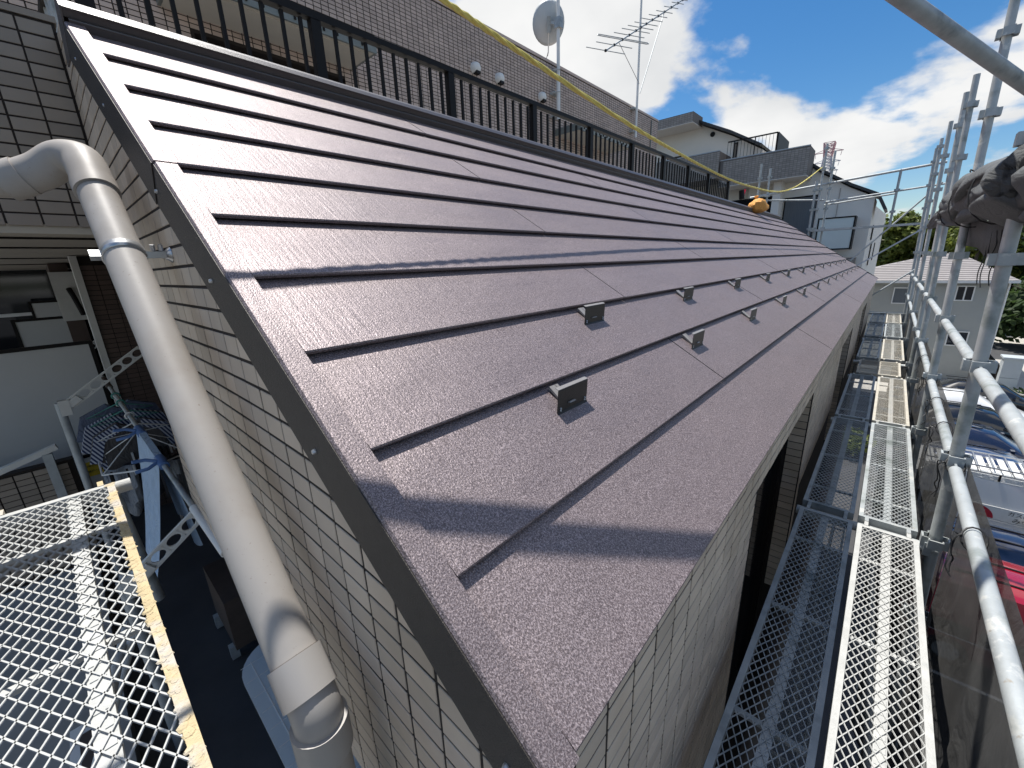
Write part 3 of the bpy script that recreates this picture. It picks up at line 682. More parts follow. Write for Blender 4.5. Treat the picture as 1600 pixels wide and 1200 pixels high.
# ------------------------------------------------------------------ scaffold
R_ = .0243
PYB = lambda z: -.341 + .028 * z
def post(x, ztop, zbot, label, yf=PYB, name='scaffold_post', first=-1.40, grp='galvanised scaffold posts along the eave side', mt=None, joint=None):
    mt = mt or M['galv']
    t = thing(name, label, 'scaffold post', (x, yf(zbot), zbot), grp)
    m = MB().tube([(x, yf(zbot), zbot), (x, yf(ztop), ztop)], R_, 16); m.build('tube', mt, t, True)
    z = first
    while z > zbot + .1: z -= .45
    while z < ztop - .05:
        if z > zbot + .05:
            y = yf(z); b = MB()
            for (ax, ay) in ((1, 0), (-1, 0), (0, 1), (0, -1)):
                # U shaped wedge pocket: outer plate and two cheeks
                cx, cy = x + ax * .047, y + ay * .047
                if ax: b.box(cx - .004, cx + .004, y - .026, y + .026, z - .024, z + .024); b.box(min(x + ax * .022, cx), max(x + ax * .022, cx), y - .027, y - .022, z - .024, z + .024); b.box(min(x + ax * .022, cx), max(x + ax * .022, cx), y + .022, y + .027, z - .024, z + .024)
                else: b.box(x - .026, x + .026, cy - .004, cy + .004, z - .024, z + .024); b.box(x - .027, x - .022, min(y + ay * .022, cy), max(y + ay * .022, cy), z - .024, z + .024); b.box(x + .022, x + .027, min(y + ay * .022, cy), max(y + ay * .022, cy), z - .024, z + .024)
            b.build('wedge_pocket', mt, t)
        z += .45
    if joint: MB().tube([(x, yf(joint), joint - .1), (x, yf(joint + .1), joint + .1)], R_ + .004, 16).build('joint_sleeve', M['galvdull'], t, True)
    return t
P_ = [('nearest scaffold post, thick galvanised tube in front of the grey house', 2.67, 1.0), ('scaffold post just beyond the nearest one, rising through the grey sheet bundle', 4.44, 2.3),
      ('scaffold post third from the camera with its top against the blue sky', 6.25, 1.55), ('thin scaffold post close behind the third one', 7.15, 1.62), ('fifth scaffold post along the eave side from the camera', 9.2, 1.75), ('farthest scaffold post of the eave row, by the end platform', 11.2, 1.88)]
for (lb, x, zt) in P_:
    post(x, zt, -4.6, lb, joint=(1.95 if x == 4.44 else None))
post(12.95, 2.0, -4.6, 'dark scaffold post at the outer corner of the end platform', mt=M['galvdull'])
# guard rails: tube with flattened wedge head at each end
def rail(x0, x1, z, y, label, mt=None, cords=True):
    t = thing('guard_rail', label, 'scaffold rail', (x0, y, z), 'horizontal guard rail tubes between the scaffold posts')
    MB().tube([(x0 + .02, y, z), (x1 - .02, y, z)], R_ - .0015, 18).build('tube', mt or M['galv'], t, True)
    m = MB().lathe((x0 + .02, y, z), [(.0001, -.012), (.014, -.0115), (.0228, -.006), (.0229, .001)], (1, 0, 0), 18).build('end_cap', mt or M['galv'], t, True)
    b = MB(); b.box(x1 - .02, x1 + .04, y - .004, y + .004, z - .03, z + .02); b.box(x0 - .03, x0 + .02, y - .004, y + .004, z - .05, z + .015); b.build('wedge', M['galvdull'], t)
bays = [(.80, 2.60, 'nearest bay'), (2.72, 4.38, 'second bay'), (4.50, 6.19, 'third bay'), (6.31, 7.09, 'short fourth bay'), (7.22, 9.13, 'fifth bay'), (9.27, 11.13, 'sixth bay'), (11.28, 12.9, 'last bay')]
for (a0, a1, nm) in bays:
    rail(a0, a1, -.515, -.355, 'upper guard rail of the %s of the scaffold' % nm)
    rail(a0, a1, -.975, -.366, 'lower guard rail of the %s, holding up the dark sheet' % nm)
# planks
def strands(x0, x1, y0, y1, z, sw, lw, t=.0022, h=.004):
    m = MB(); ny = int(round((y1 - y0) / sw)); sw = (y1 - y0) / ny; nxx = int(round((x1 - x0) / lw)); lw = (x1 - x0) / nxx
    for i in range(nxx):
        for j in range(ny):
            xa = x0 + i * lw; ya = y0 + j * sw; c = [(xa, ya + sw / 2), (xa + lw / 2, ya), (xa + lw, ya + sw / 2), (xa + lw / 2, ya + sw)]
            for k in range(4):
                p, q = c[k], c[(k + 1) % 4]
                dx, dy = q[0] - p[0], q[1] - p[1]; l = math.hypot(dx, dy); nx_, ny_ = -dy / l * t / 2, dx / l * t / 2
                b = len(m.v)
                m.v += [(p[0] - nx_, p[1] - ny_, z), (p[0] + nx_, p[1] + ny_, z), (q[0] + nx_, q[1] + ny_, z), (q[0] - nx_, q[1] - ny_, z), (p[0] - nx_, p[1] - ny_, z - h), (p[0] + nx_, p[1] + ny_, z - h), (q[0] + nx_, q[1] + ny_, z - h), (q[0] - nx_, q[1] - ny_, z - h)]
                m.f += [(b, b + 1, b + 2, b + 3), (b + 1, b, b + 4, b + 5), (b + 3, b + 2, b + 6, b + 7), (b + 7, b + 6, b + 5, b + 4)]
    return m
def swapxy(m):
    m.v = [(v[1], v[0], v[2]) for v in m.v]; return m
PL, PW = 1.72, .236
def plank_proto(mf, mm, ms, along='x', L_=PL, W_=PW, sw=.0235, lw=.047, thick=.0022, stiff=(0.0,)):
    """a scaffold plank centred on the origin, running along X (or Y)"""
    t = thing('scaffold_plank', 'x', 'scaffold plank', (0, 0, 0), 'expanded metal planks of the scaffold deck')
    fix = swapxy if along == 'y' else (lambda m: m)
    x0, x1, y0, y1 = -L_ / 2, L_ / 2, -W_ / 2, W_ / 2
    for a, b in ((y0, y0 + .02), (y1 - .02, y1)): fix(MB().box(x0, x1, a, b, -.04, .003)).build('side_frame', mf, t)
    for a, b in ((x0, x0 + .022), (x1 - .022, x1)): fix(MB().box(a, b, y0 + .02, y1 - .02, -.04, .002)).build('end_frame', ms, t)
    mesh = fix(strands(x0 + .022, x1 - .022, y0 + .02, y1 - .02, 0.0, sw, lw, thick)).build('expanded_mesh', mm, t); tag(mesh, kind='stuff')
    for sy in stiff:
        m = MB(); m.box(x0 + .022, x1 - .022, sy - .016, sy + .016, -.022, -.0055)
        so = fix(m).build('stiffener', ms, t)
        m = MB(); k = x0 + .05
        while k < x1 - .06: m.box(k, k + .02, sy - .012, sy + .012, -.0055, -.0035); k += .045
        tag(fix(m).build('embossing', ms, t), kind='stuff')
    for f in (-.33, 0.0, .33): fix(MB().box(L_ * f - .009, L_ * f + .009, y0 + .02, y1 - .02, -.034, -.0225)).build('cross_brace', ms, t)
    for sx in (-1, 1):
        for yy in (y0 + .035, y1 - .035):
            xa = sx * L_ / 2; m = MB(); m.prism([(xa, yy - .008, -.012), (xa, yy - .008, .004), (xa + sx * .05, yy - .008, .004), (xa + sx * .05, yy - .008, -.05), (xa + sx * .04, yy - .008, -.05), (xa + sx * .04, yy - .008, -.012)], (0, .016, 0))
            fix(m).build('hook', mf, t)
    return t
M['sand'] = mat('sandy_splashed_steel', (.48, .45, .385), .8, 0, .2, 18, .5, 160, spots=[((.42, .42, .4), 9, .55, .65)])
Z_D = -1.40
protoA = plank_proto(M['galvdull'], M['galvdull'], M['galvdull'])
protoB = plank_proto(M['mortar'], M['mortar'], M['mortar'])
protoC = plank_proto(M['sand'], M['sand'], M['mortar'])
protoD = plank_proto(M['galv'], M['galv'], M['galv'])
YL, YR = .052, -.203
rows = [(1.76, protoA, protoB, 'nearest row'), (3.57, protoA, protoD, 'second row'), (5.36, protoA, protoC, 'third row'), (8.2, protoA, protoC, 'row after the short plank'), (10.2, protoA, protoD, 'second last row'), (12.1, protoA, protoC, 'last row')]
rows.insert(0, (-.08, protoA, protoB, 'row under the camera'))
used = set()
def place(proto, loc, label):
    if id(proto) in used: return copy_tree(proto, loc, label)
    used.add(id(proto)); proto.location = loc; proto['label'] = label; return proto
for (xc, pa, pb, nm) in rows:
    place(pa, (xc, YL, Z_D), 'shaded grey mesh plank against the wall, %s' % nm)
    place(pb, (xc, YR, Z_D), 'sunlit pale mesh plank on the outer side, %s' % nm)
sh = plank_proto(M['sand'], M['sand'], M['sand'], L_=.80, W_=.40)
sh.location = (6.72, -.08, Z_D + .005); sh['label'] = 'short wide sandy plank bridging the middle of the scaffold deck'
# transoms under the plank ends, ledger tubes below
for (x, nm) in ((.84, 'nearest'), (2.665, 'second'), (4.46, 'third'), (6.27, 'fourth'), (7.2, 'fifth'), (9.2, 'sixth'), (11.2, 'seventh')):
    t = thing('transom', 'short scaffold transom tube under the plank ends, %s from the camera' % nm, 'scaffold tube', (x, -.1, Z_D - .04), 'transom tubes under the deck')
    MB().tube([(x, .19, Z_D - .045), (x, -.40, Z_D - .045)], R_, 12).build('tube', M['galv'], t, True)
    MB().box(x - .03, x + .03, -.375, -.345, Z_D - .075, Z_D - .005).build('bracket', M['galvdull'], t)
for (a, b, nm) in (((1.4, .12, -2.9), (6.0, .1, -2.9), 'wall side'), ((1.2, -.30, -2.2), (4.4, -.28, -2.6), 'outer side')):
    tag(MB().tube([a, b], R_, 10).build('ledger_tube', M['galv'], None, True), 'scaffold ledger tube below the deck on the %s' % nm, 'scaffold tube', 'ledger tubes below the deck')
lw_ = MB()
# lower deck one lift down, added to keep the gap dark
for (xc, nm) in ((1.76, 'nearest'), (3.57, 'second'), (5.36, 'third')):
    copy_tree(protoA, (xc, .02, -3.3), 'added plank, darkening the lower scaffold lift under the %s deck row' % nm)
# big pole crossing the upper right
A = V(.36847, 1.11726, 1.25698); B = V(.89058, .82028, 1.12226); dd = B - A
t = thing('scaffold_pole', 'thick grey scaffold pole slanting across the upper right sky', 'scaffold pole', A)
MB().tube([A - dd * 2.2, A + dd * 6.2], R_, 24).build('tube', M['galvdull'], t, True)
MB().tube([A + dd * 5.6, A + dd * 5.8], R_ + .012, 16).build('clamp', M['galv'], t, True)

# end scaffold at the far gable --------------------------------------
XF = 13.2
yf0 = lambda y: (lambda z: y)
def tube_thing(name, label, pts, r=R_, mt=None, cat='scaffold tube', grp='tubes of the end scaffold', n=12):
    return tag(MB().tube(pts, r, n).build(name, mt or M['galv'], None, True, loc=pts[0]), label, cat, grp)
for (y, zt, zb, lb) in ((1.62, 2.5, -2.0, 'tallest post of the bundle at the far roof corner'), (1.45, 2.33, -2.0, 'shorter post of the bundle at the far roof corner, right of the tallest'), (1.72, 1.7, -2.0, 'left post of the bundle at the far roof corner'), (2.97, 2.3, -2, 'lone scaffold post in front of the beige balcony, left one of the pair'), (2.75, 2.15, -2, 'lone scaffold post in front of the beige balcony, right one of the pair')):
    post(XF + (.06 if y == 1.45 else 0), zt, zb, lb, yf0(y), first=1.05, grp='posts of the end scaffold')
post(XF, 1.72, .5, 'short upright between the two end rails', yf0(.2), first=1.3, grp='posts of the end scaffold', mt=M['galvdull'])
tube_thing('guard_rail', 'bright top rail of the end scaffold sloping up to the right', [(XF, 3.15, 1.50), (XF, -.5, 1.75)], .026)
tube_thing('guard_rail', 'thin upper middle rail of the end scaffold', [(XF + .02, 1.5, 1.20), (XF + .02, -.6, 1.33)], .02)
tube_thing('guard_rail', 'left middle rail of the end scaffold in front of the dark window', [(XF + .03, 3.0, 1.42), (XF + .03, 1.5, 1.25)], .02)
tube_thing('guard_rail', 'second thin middle rail of the end scaffold, lower of the pair', [(XF + .1, 1.5, 1.14), (XF + .1, .2, 1.24)], .018)
t = plank_proto(M['galv'], M['galv'], M['galv'], 'y', 2.1, .24); t.location = (XF, .62, .57); t['label'] = 'plank of the end scaffold seen edge on before the beige building'; t['group'] = 'planks of the end scaffold'
t = plank_proto(M['galv'], M['galv'], M['galv'], 'y', 1.0, .24); t.location = (12.95, .0, -1.38); t['label'] = 'bright cross plank at the very end of the scaffold deck'; t['group'] = 'planks of the end scaffold'
tube_thing('diagonal_brace', 'thin diagonal brace falling left from the end post', [(XF - .1, -.5, 1.35), (XF - .1, .95, -.4)], .018)
tag(MB().bar((XF - .4, -.38, .45), (XF - .4, .78, -.42), .03, .075, (1, 0, 0)).build('bracket_arm', M['utility'], None, loc=(XF - .4, .78, -.42)), 'flat pale bracket arm slanting under the end platform', 'scaffold bracket')
tube_thing('diagonal_brace', 'dark diagonal brace down to the tiled wall by the grey house', [(12.6, -.40, -.38), (12.6, .33, -1.05)], .016, M['galvdull'])

# ------------------------------------------------------------------ sheets, cords
def sheet(name, x0, x1, z0, z1, yfun, mt, nx=110, nz=30):
    m = MB(); vs = []; fs = []
    for i in range(nx + 1):
        for k in range(nz + 1):
            x = x0 + (x1 - x0) * i / nx; f = k / nz; z = z0 + (z1 - z0) * f
            vs.append((x, yfun(x, f), z))
    for i in range(nx):
        for k in range(nz):
            a = i * (nz + 1) + k; fs.append((a, a + 1, a + nz + 2, a + nz + 1))
    return m.add(vs, fs)
def hang(x, f):
    d = 1 - f   # 0 at the rail
    return -.41 - .02 * d - .03 * math.sin(x * 7.3 + d * 1.5) * d ** .5 - .018 * math.sin(x * 17.1 + d * 4) * d ** .5 - .006 * math.sin(x * 41 - d * 5) * d ** .5 - .02 * math.sin(x * 3.1 + d * 6) * d
sheets = [(.55, 2.66, 'nearest'), (2.68, 4.45, 'second'), (4.47, 6.27, 'third'), (6.29, 9.2, 'fourth'), (9.22, 12.9, 'farthest')]
for (a0, a1, nm) in sheets:
    o = sheet('mesh_sheet', a0, a1, -3.9, -.955, hang, M['tarpdark']).build('mesh_sheet', M['tarpdark'], None, True, loc=(a0, -.42, -.95))
    tag(o, 'dark grey scaffold sheet hanging below the lower rail, %s length' % nm, 'scaffold sheet', 'dark sheets hung along the scaffold')
# gathered sheet bundled along the posts
def bundle(label, spine, rad, seed, folds=9, fat=.5, n=14, cord_at=(), sub=14):
    """a gathered sheet: long flattened folds wound loosely along a spine"""
    rnd = random.Random(seed); sp_ = smooth(spine, sub); N_ = len(sp_)
    th = thing('rolled_sheet', label, 'scaffold sheet', sp_[0]); m = MB()
    R = lambda f: (lambda j0: rad[int(min(j0, len(rad) - 2))] + (rad[int(min(j0, len(rad) - 2)) + 1] - rad[int(min(j0, len(rad) - 2))]) * (j0 - int(min(j0, len(rad) - 2))))(f * (len(rad) - 1))
    for q in range(folds):
        a0 = 2 * math.pi * q / folds + rnd.uniform(-.3, .3); tw = rnd.uniform(-1.2, 1.2); p1, p2, p3 = (rnd.uniform(0, 6.28) for _ in range(3)); fr = fat * rnd.uniform(.75, 1.25); vs = []; fs = []
        for i, p in enumerate(sp_):
            f = i / (N_ - 1); r = R(f); tn = (sp_[min(i + 1, N_ - 1)] - sp_[max(i - 1, 0)]).normalized(); u = tn.cross(V(0, 0, 1)).normalized(); w = u.cross(tn)
            a = a0 + tw * f + .35 * math.sin(f * 11 + p1); od = r * (.55 + .14 * math.sin(f * 17 + p2)); c = p + u * od * .7 * math.cos(a) + w * od * math.sin(a)
            e1 = (u * .7 * math.cos(a) + w * math.sin(a)).normalized(); e2 = tn.cross(e1).normalized(); ra = r * fr * (1 + .2 * math.sin(f * 23 + p3)); rb_ = ra * .55
            for k in range(n):
                t = 2 * math.pi * k / n; vs.append(tuple(c + e2 * ra * 1.25 * math.cos(t) + e1 * rb_ * (math.sin(t) + .25 * math.sin(3 * t + p1))))
        for i in range(N_ - 1):
            for k in range(n): fs.append((i * n + k, i * n + (k + 1) % n, (i + 1) * n + (k + 1) % n, (i + 1) * n + k))
        fs.append(tuple(range(n))); fs.append(tuple((N_ - 1) * n + k for k in reversed(range(n)))); m.add(vs, fs)
    so = m.build('sheet', M['tarp'], th, True); so.data.polygons.foreach_set('use_smooth', [True] * len(so.data.polygons))
    if 'sharp_edge' in so.data.attributes: so.data.attributes.remove(so.data.attributes['sharp_edge'])
    for f in cord_at:
        p = sp_[int(f * (N_ - 1))]; r = R(f) * 1.0
        MB().tube([p + V(.04 * math.sin(t), .8 * r * math.cos(t), r * math.sin(t)) for t in [2 * math.pi * q / 18 for q in range(19)]], .004, 6, False).build('cord', M['darkrubber'], th)
    return th
bundle('grey scaffold sheet bundled along the upper posts at the right edge', [(9.2, -.33, .33), (7.0, -.33, .36), (5.4, -.34, .32), (4.3, -.35, .30), (3.3, -.36, .27), (2.5, -.37, .24)], [.05, .09, .15, .17, .16, .17], 3, 13, .42, cord_at=(.45, .62, .8))
bundle('pale grey bulging sheet roll at the right edge, in front of the bundle', [(2.95, -.42, .25), (2.6, -.41, .21), (2.2, -.42, .24), (1.7, -.44, .34), (1.2, -.46, .45)], [.10, .14, .165, .19, .2], 11, 9, .5)
m = MB().add([(3.0, -.37, .15), (3.6, -.36, .14), (4.2, -.36, .17), (4.8, -.36, .2), (3.1, -.40, -.02), (3.6, -.38, -.05), (4.2, -.40, .0), (4.7, -.38, .02)], ((0, 1, 5, 4), (1, 2, 6, 5), (2, 3, 7, 6)))
o = m.build('sheet_flap', M['tarp'], None, True, loc=(3.6, -.37, .15)); o.modifiers.new('t', 'SOLIDIFY').thickness = .006
tag(o, 'loose dark flap hanging under the sheet bundle', 'scaffold sheet')
rc = random.Random(5)
def cord(p, label):
    t = thing('tie_cord', label, 'cord', p, 'black cords tying the sheets to the scaffold')
    p = Vector(p); m = MB()
    m.tube([p + V(.03 * math.sin(a), .032 * math.cos(a), .032 * math.sin(a)) for a in [2 * math.pi * q / 14 for q in range(15)]], .0032, 5, False).build('loop', M['darkrubber'], t)
    m = MB()
    for s in range(2):
        e = [p + V(0, .03, .0)]; dx = rc.uniform(-.12, .05); dz = rc.uniform(.1, .2)
        for k in range(1, 7): e.append(p + V(dx * k / 6 + rc.uniform(-.006, .006), .045 + rc.uniform(-.012, .012), -dz * (k / 6) ** 1.2 + (.03 if k < 3 else 0)))
        m.tube(smooth(e, 3), .0026, 5)
    m.build('loose_end', M['darkrubber'], t)
for (p, lb) in (((2.62, -.366, -.965), 'tangled black cord tied where the lower rail meets the nearest post'), ((1.95, -.366, -.975), 'black cord looped round the nearest lower rail above the dark sheet'), ((3.2, -.366, -.975), 'black cord on the lower rail of the second bay, near end'), ((3.75, -.366, -.975), 'black cord on the lower rail of the second bay, far end'), ((4.4, -.366, -.97), 'black cord tied at the second post on the lower rail'), ((4.42, -.345, .5), 'black cord knotted over the sheet bundle at the second post'), ((2.62, -.35, .55), 'black cord tangle on top of the sheet bundle at the right edge'), ((5.3, -.366, -.975), 'black cord on the lower rail of the third bay')):
    cord(p, lb)
hc = thing('hanging_cords', 'black cords dangling below the sheet bundle before the trees', 'cord', (3.2, -.37, .1))
for k in range(6):
    x = 2.9 + k * .14; ln = rc.uniform(.12, .3)
    MB().tube(smooth([(x, -.37, .08), (x + rc.uniform(-.03, .03), -.378, .08 - ln * .4), (x + rc.uniform(-.03, .03), -.37, .08 - ln * .75), (x + rc.uniform(-.05, .05), -.38, .08 - ln)], 5), .0026, 5).build('cord', M['darkrubber'], hc)

# ------------------------------------------------------------------ downspout
dp = thing('downspout', 'thick grey beige rain downspout running down beside the tiled gable', 'downspout', (.17, 1.6, 0))
PX = .166; RP_ = .0455
P0 = V(PX, 1.80, .275); P1 = V(PX, .785, -.765)
dirp = (P1 - P0).normalized()
MB().tube([P0, P1], RP_, 32, False).build('sloping_pipe', M['pipe'], dp, True)
# upper bend and pipe from the left
eb = smooth([P0 + dirp * .02, P0 - dirp * .06, V(PX - .006, 1.885, .350), V(PX - .042, 1.935, .358), V(PX - .095, 1.962, .322), V(PX - .17, 1.985, .288)], 8)
MB().tube(eb, RP_ + .004, 28, False).build('upper_bend', M['pipe'], dp, True)
MB().tube([P0 + dirp * .045, P0 - dirp * .0], RP_ + .0065, 28).build('bend_collar', M['pipe'], dp, True)
MB().tube([V(PX - .130, 1.973, .306), V(PX - .180, 1.988, .284)], RP_ + .0075, 28).build('bend_collar', M['pipe'], dp, True)
MB().tube([V(PX - .17, 1.985, .288), V(-1.6, 2.02, .225)], RP_, 28, False).build('horizontal_pipe', M['pipe'], dp, True)
# lower bend
MB().tube([P1 - dirp * .005, P1 + dirp * .075], RP_ + .0075, 32).build('lower_collar', M['pvcgrey'], dp, True)
lb = smooth([P1 + dirp * .045, P1 + dirp * .075, V(PX, .716, -.845), V(PX, .712, -.885)], 8)
MB().tube(lb, RP_ + .001, 32, False).build('lower_bend', M['pvcgrey'], dp, True)
cl = MB().tube([V(PX, .712, -.865), V(PX, .712, -.945)], RP_ + .0085, 32); cl.build('bend_collar', M['pvcgrey'], dp, True)
MB().tube([V(PX, .712, -.94), V(PX, .712, -3.2)], RP_, 32, False).build('lower_pipe', M['pipe'], dp, True)
M['grime'] = mat('pipe_grime', (.2, .18, .16), .9, 0, .3, 40)
for q in (P0 + dirp * .047, P1 - dirp * .0065): MB().tube([q, q + dirp * .0018], RP_ + .0006, 32, False).build('grime_ring', M['grime'], dp, True)
# raised oval on the bend
MB().lathe(V(PX, .742, -.838) + V(-.008, -.024, .036), [(.0001, .020), (.012, .018), (.026, .010), (.030, .0)], (-.15, -.62, .77), 20).build('bend_boss', M['pvcgrey'], dp, True)
# clamp
c = P0 + dirp * .295
uu = V(1, 0, 0); ww = dirp.cross(uu)
ring = [c + (uu * math.cos(a) + ww * math.sin(a)) * (RP_ + .003) for a in [2 * math.pi * q / 32 for q in range(33)]]
m = MB(); v = []; f = []
for q in ring: v += [q - dirp * .013, q + dirp * .013]
for i in range(32): f.append((2 * i, 2 * i + 1, 2 * i + 3, 2 * i + 2))
o = m.add(v, f).build('pipe_clamp', M['stainless'], dp, True); o.modifiers.new('t', 'SOLIDIFY').thickness = .004
m = MB(); m.bar(c + V(RP_, 0, 0), c + V(RP_ + .045, 0, 0), .026, .018); m.build('clamp_arm', M['stainless'], dp)
m = MB(); m.obox(c + V(-RP_ - .012, 0, 0), V(.012, 0, 0), dirp * .012, ww * .008); m.build('clamp_lug', M['stainless'], dp)
m = MB()
for q in (.018, .036): m.lathe(c + V(RP_ + q, -.004, .012), [(.0001, .016), (.006, .016), (.006, 0)], (0, -.3, 1), 6)
m.build('clamp_bolt', M['stainless'], dp)
MB().lathe(V(GX - .001, c.y, c.z), [(.0001, -.02), (.008, -.018), (.022, -.002), (.023, 0)], (1, 0, 0), 14).build('wall_flange', M['stainless'], dp, True)

# ------------------------------------------------------------------ left: deck plank, balcony underneath
t = plank_proto(M['yellowmortar'], M['mortar'], M['mortar'], 'y', 1.80, .31, sw=.0262, lw=.0524, thick=.0029, stiff=(.048,))
t.location = (-.155, 1.135, -.73); t['label'] = 'ochre mortar splashed plank at the lower left beside the downspout'
rq = random.Random(21); m = MB()
for _ in range(320):
    y = rq.uniform(.25, 2.03); xq = rq.uniform(-.019, -.002); r_ = rq.uniform(.002, .009) * (1.2 if xq < -.006 else .6)
    m.lathe((xq, y, -.7275), [(r_ * rq.uniform(.9, 1.3), -.001), (r_ * .8, r_ * .18), (.0003, r_ * .3)], (rq.uniform(-.2, .2), rq.uniform(-.2, .2), 1), 6)
m.v = [tuple(Vector(v) - t.location) for v in m.v]; tag(m.build('mortar_crust', M['yellowmortar'], t), kind='stuff')
tube_thing('scaffold_tube', 'sunlit transom tube carrying the ochre plank at the left', [(-1.2, 2.075, -.765), (.045, 2.07, -.765)], R_, M['mortar'])
tube_thing('scaffold_tube', 'short upright tube beside the hanging laundry under the plank', [(-.02, 2.72, -.98), (.02, 2.80, -1.75)], .028, M['galvdull'])
# shaded recess under the upper balcony, with back walls added to keep it dark
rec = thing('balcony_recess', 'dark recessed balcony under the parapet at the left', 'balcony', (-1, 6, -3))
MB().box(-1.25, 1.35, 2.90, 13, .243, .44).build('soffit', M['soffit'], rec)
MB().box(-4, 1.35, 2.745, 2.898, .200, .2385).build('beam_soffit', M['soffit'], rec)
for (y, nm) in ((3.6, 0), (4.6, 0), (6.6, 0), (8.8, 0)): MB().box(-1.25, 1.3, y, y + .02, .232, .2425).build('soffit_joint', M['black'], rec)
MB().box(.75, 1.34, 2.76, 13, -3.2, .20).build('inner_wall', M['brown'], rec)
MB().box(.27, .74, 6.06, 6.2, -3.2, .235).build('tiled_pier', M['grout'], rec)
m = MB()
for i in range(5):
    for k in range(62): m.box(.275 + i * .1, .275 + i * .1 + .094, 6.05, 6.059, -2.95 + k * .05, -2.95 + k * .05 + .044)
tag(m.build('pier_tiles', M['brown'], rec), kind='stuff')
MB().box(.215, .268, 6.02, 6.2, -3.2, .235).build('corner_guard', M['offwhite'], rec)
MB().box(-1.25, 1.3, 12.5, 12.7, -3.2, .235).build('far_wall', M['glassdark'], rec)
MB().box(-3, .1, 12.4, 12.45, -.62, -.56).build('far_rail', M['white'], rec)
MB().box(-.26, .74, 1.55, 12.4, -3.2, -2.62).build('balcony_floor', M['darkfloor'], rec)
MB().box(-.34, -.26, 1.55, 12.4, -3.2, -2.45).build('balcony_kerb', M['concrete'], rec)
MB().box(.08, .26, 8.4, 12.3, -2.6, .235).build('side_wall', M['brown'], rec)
def partition(x0, x1, y, zt, zm, zb, label, sticker=False):
    t = thing('partition', label, 'partition', (x0, y, zb), 'white boarded partitions between the balconies')
    fr = MB(); w = .035
    fr.box(x0, x1, y, y + .03, zt - w, zt); fr.box(x0, x1, y, y + .03, zm - w, zm); fr.box(x0, x1, y, y + .03, zb, zb + w)
    fr.box(x0, x0 + w, y, y + .03, zb + w, zm - w); fr.box(x0, x0 + w, y, y + .03, zm, zt - w); fr.box(x1 - w, x1, y, y + .03, zb + w, zm - w); fr.box(x1 - w, x1, y, y + .03, zm, zt - w)
    fr.build('frame', M['black'], t)
    MB().box(x0 + w, x1 - w, y + .01, y + .02, zm, zt - w).build('board', M['panel'], t)
    MB().box(x0 + w, x1 - w, y + .01, y + .02, zb + w, zm - w).build('board', M['panel'], t)
    if sticker:
        s = MB().box(-.18, .10, y + .006, y + .0095, zm - .25, zm - .09).build('sticker', M['sticker'], t)
        for k, tx in enumerate(('非常の際にここを破り', '隣戸へ避難できます')):
            c = bpy.data.curves.new('notice_text', 'FONT'); c.body = tx; c.size = .026; c.extrude = .0004; c.materials.append(M['inktext'])
            o = bpy.data.objects.new('notice_text', c); COL.objects.link(o); o.parent = s; o['_o'] = t['_o']
            o.location = V(-.17 + .015 * k, y + .0045, zm - .145 - .06 * k) - Vector(t['_o']); o.rotation_euler = (math.pi / 2, 0, 0); as_mesh(o)
partition(-.80, .19, 6.0, -.59, -1.76, -2.6, 'nearest and largest white partition board with a yellow notice', True)
partition(-.42, .13, 8.6, -.47, -1.9, -2.6, 'second white partition board behind the nearest one')
partition(-.28, .22, 11.4, -.33, -1.9, -2.6, 'small farthest white partition board in the dark balcony')
# air conditioner / small unit beside the far partition
t = thing('wall_box', 'pale meter box with a dark pipe on the wall of the dark balcony', 'meter box', (.12, 8.4, -.2))
MB().box(.06, .30, 8.2, 8.38, -.52, .12).build('case', M['offwhite'], t)
MB().tube([(.2, 8.19, -.1), (.22, 8.12, -.2), (.26, 8.15, -.45)], .03, 10).build('pipe', M['black'], t, True)
# balcony hand rail
t = thing('balcony_rail', 'grey balcony hand rail above a tiled upstand in the shade', 'railing', (-.4, 5.2, -1.5))
MB().bar((-1.6, 5.2, -1.78), (-.26, 5.2, -1.385), .06, .045).build('top_rail', M['offwhite'], t)
MB().box(-.36, -.30, 5.16, 5.24, -2.6, -1.43).build('post', M['galvdull'], t)
MB().box(-1.6, -.2, 5.3, 5.4, -2.6, -1.56).build('upstand', M['grout'], t)
m = MB()
for i in range(12):
    for k in range(18): m.box(-1.55 + i * .11, -1.45 + i * .11, 5.292, 5.299, -2.55 + k * .054, -2.55 + k * .054 + .047)
tag(m.build('upstand_tiles', M['tiledark'], t), kind='stuff')
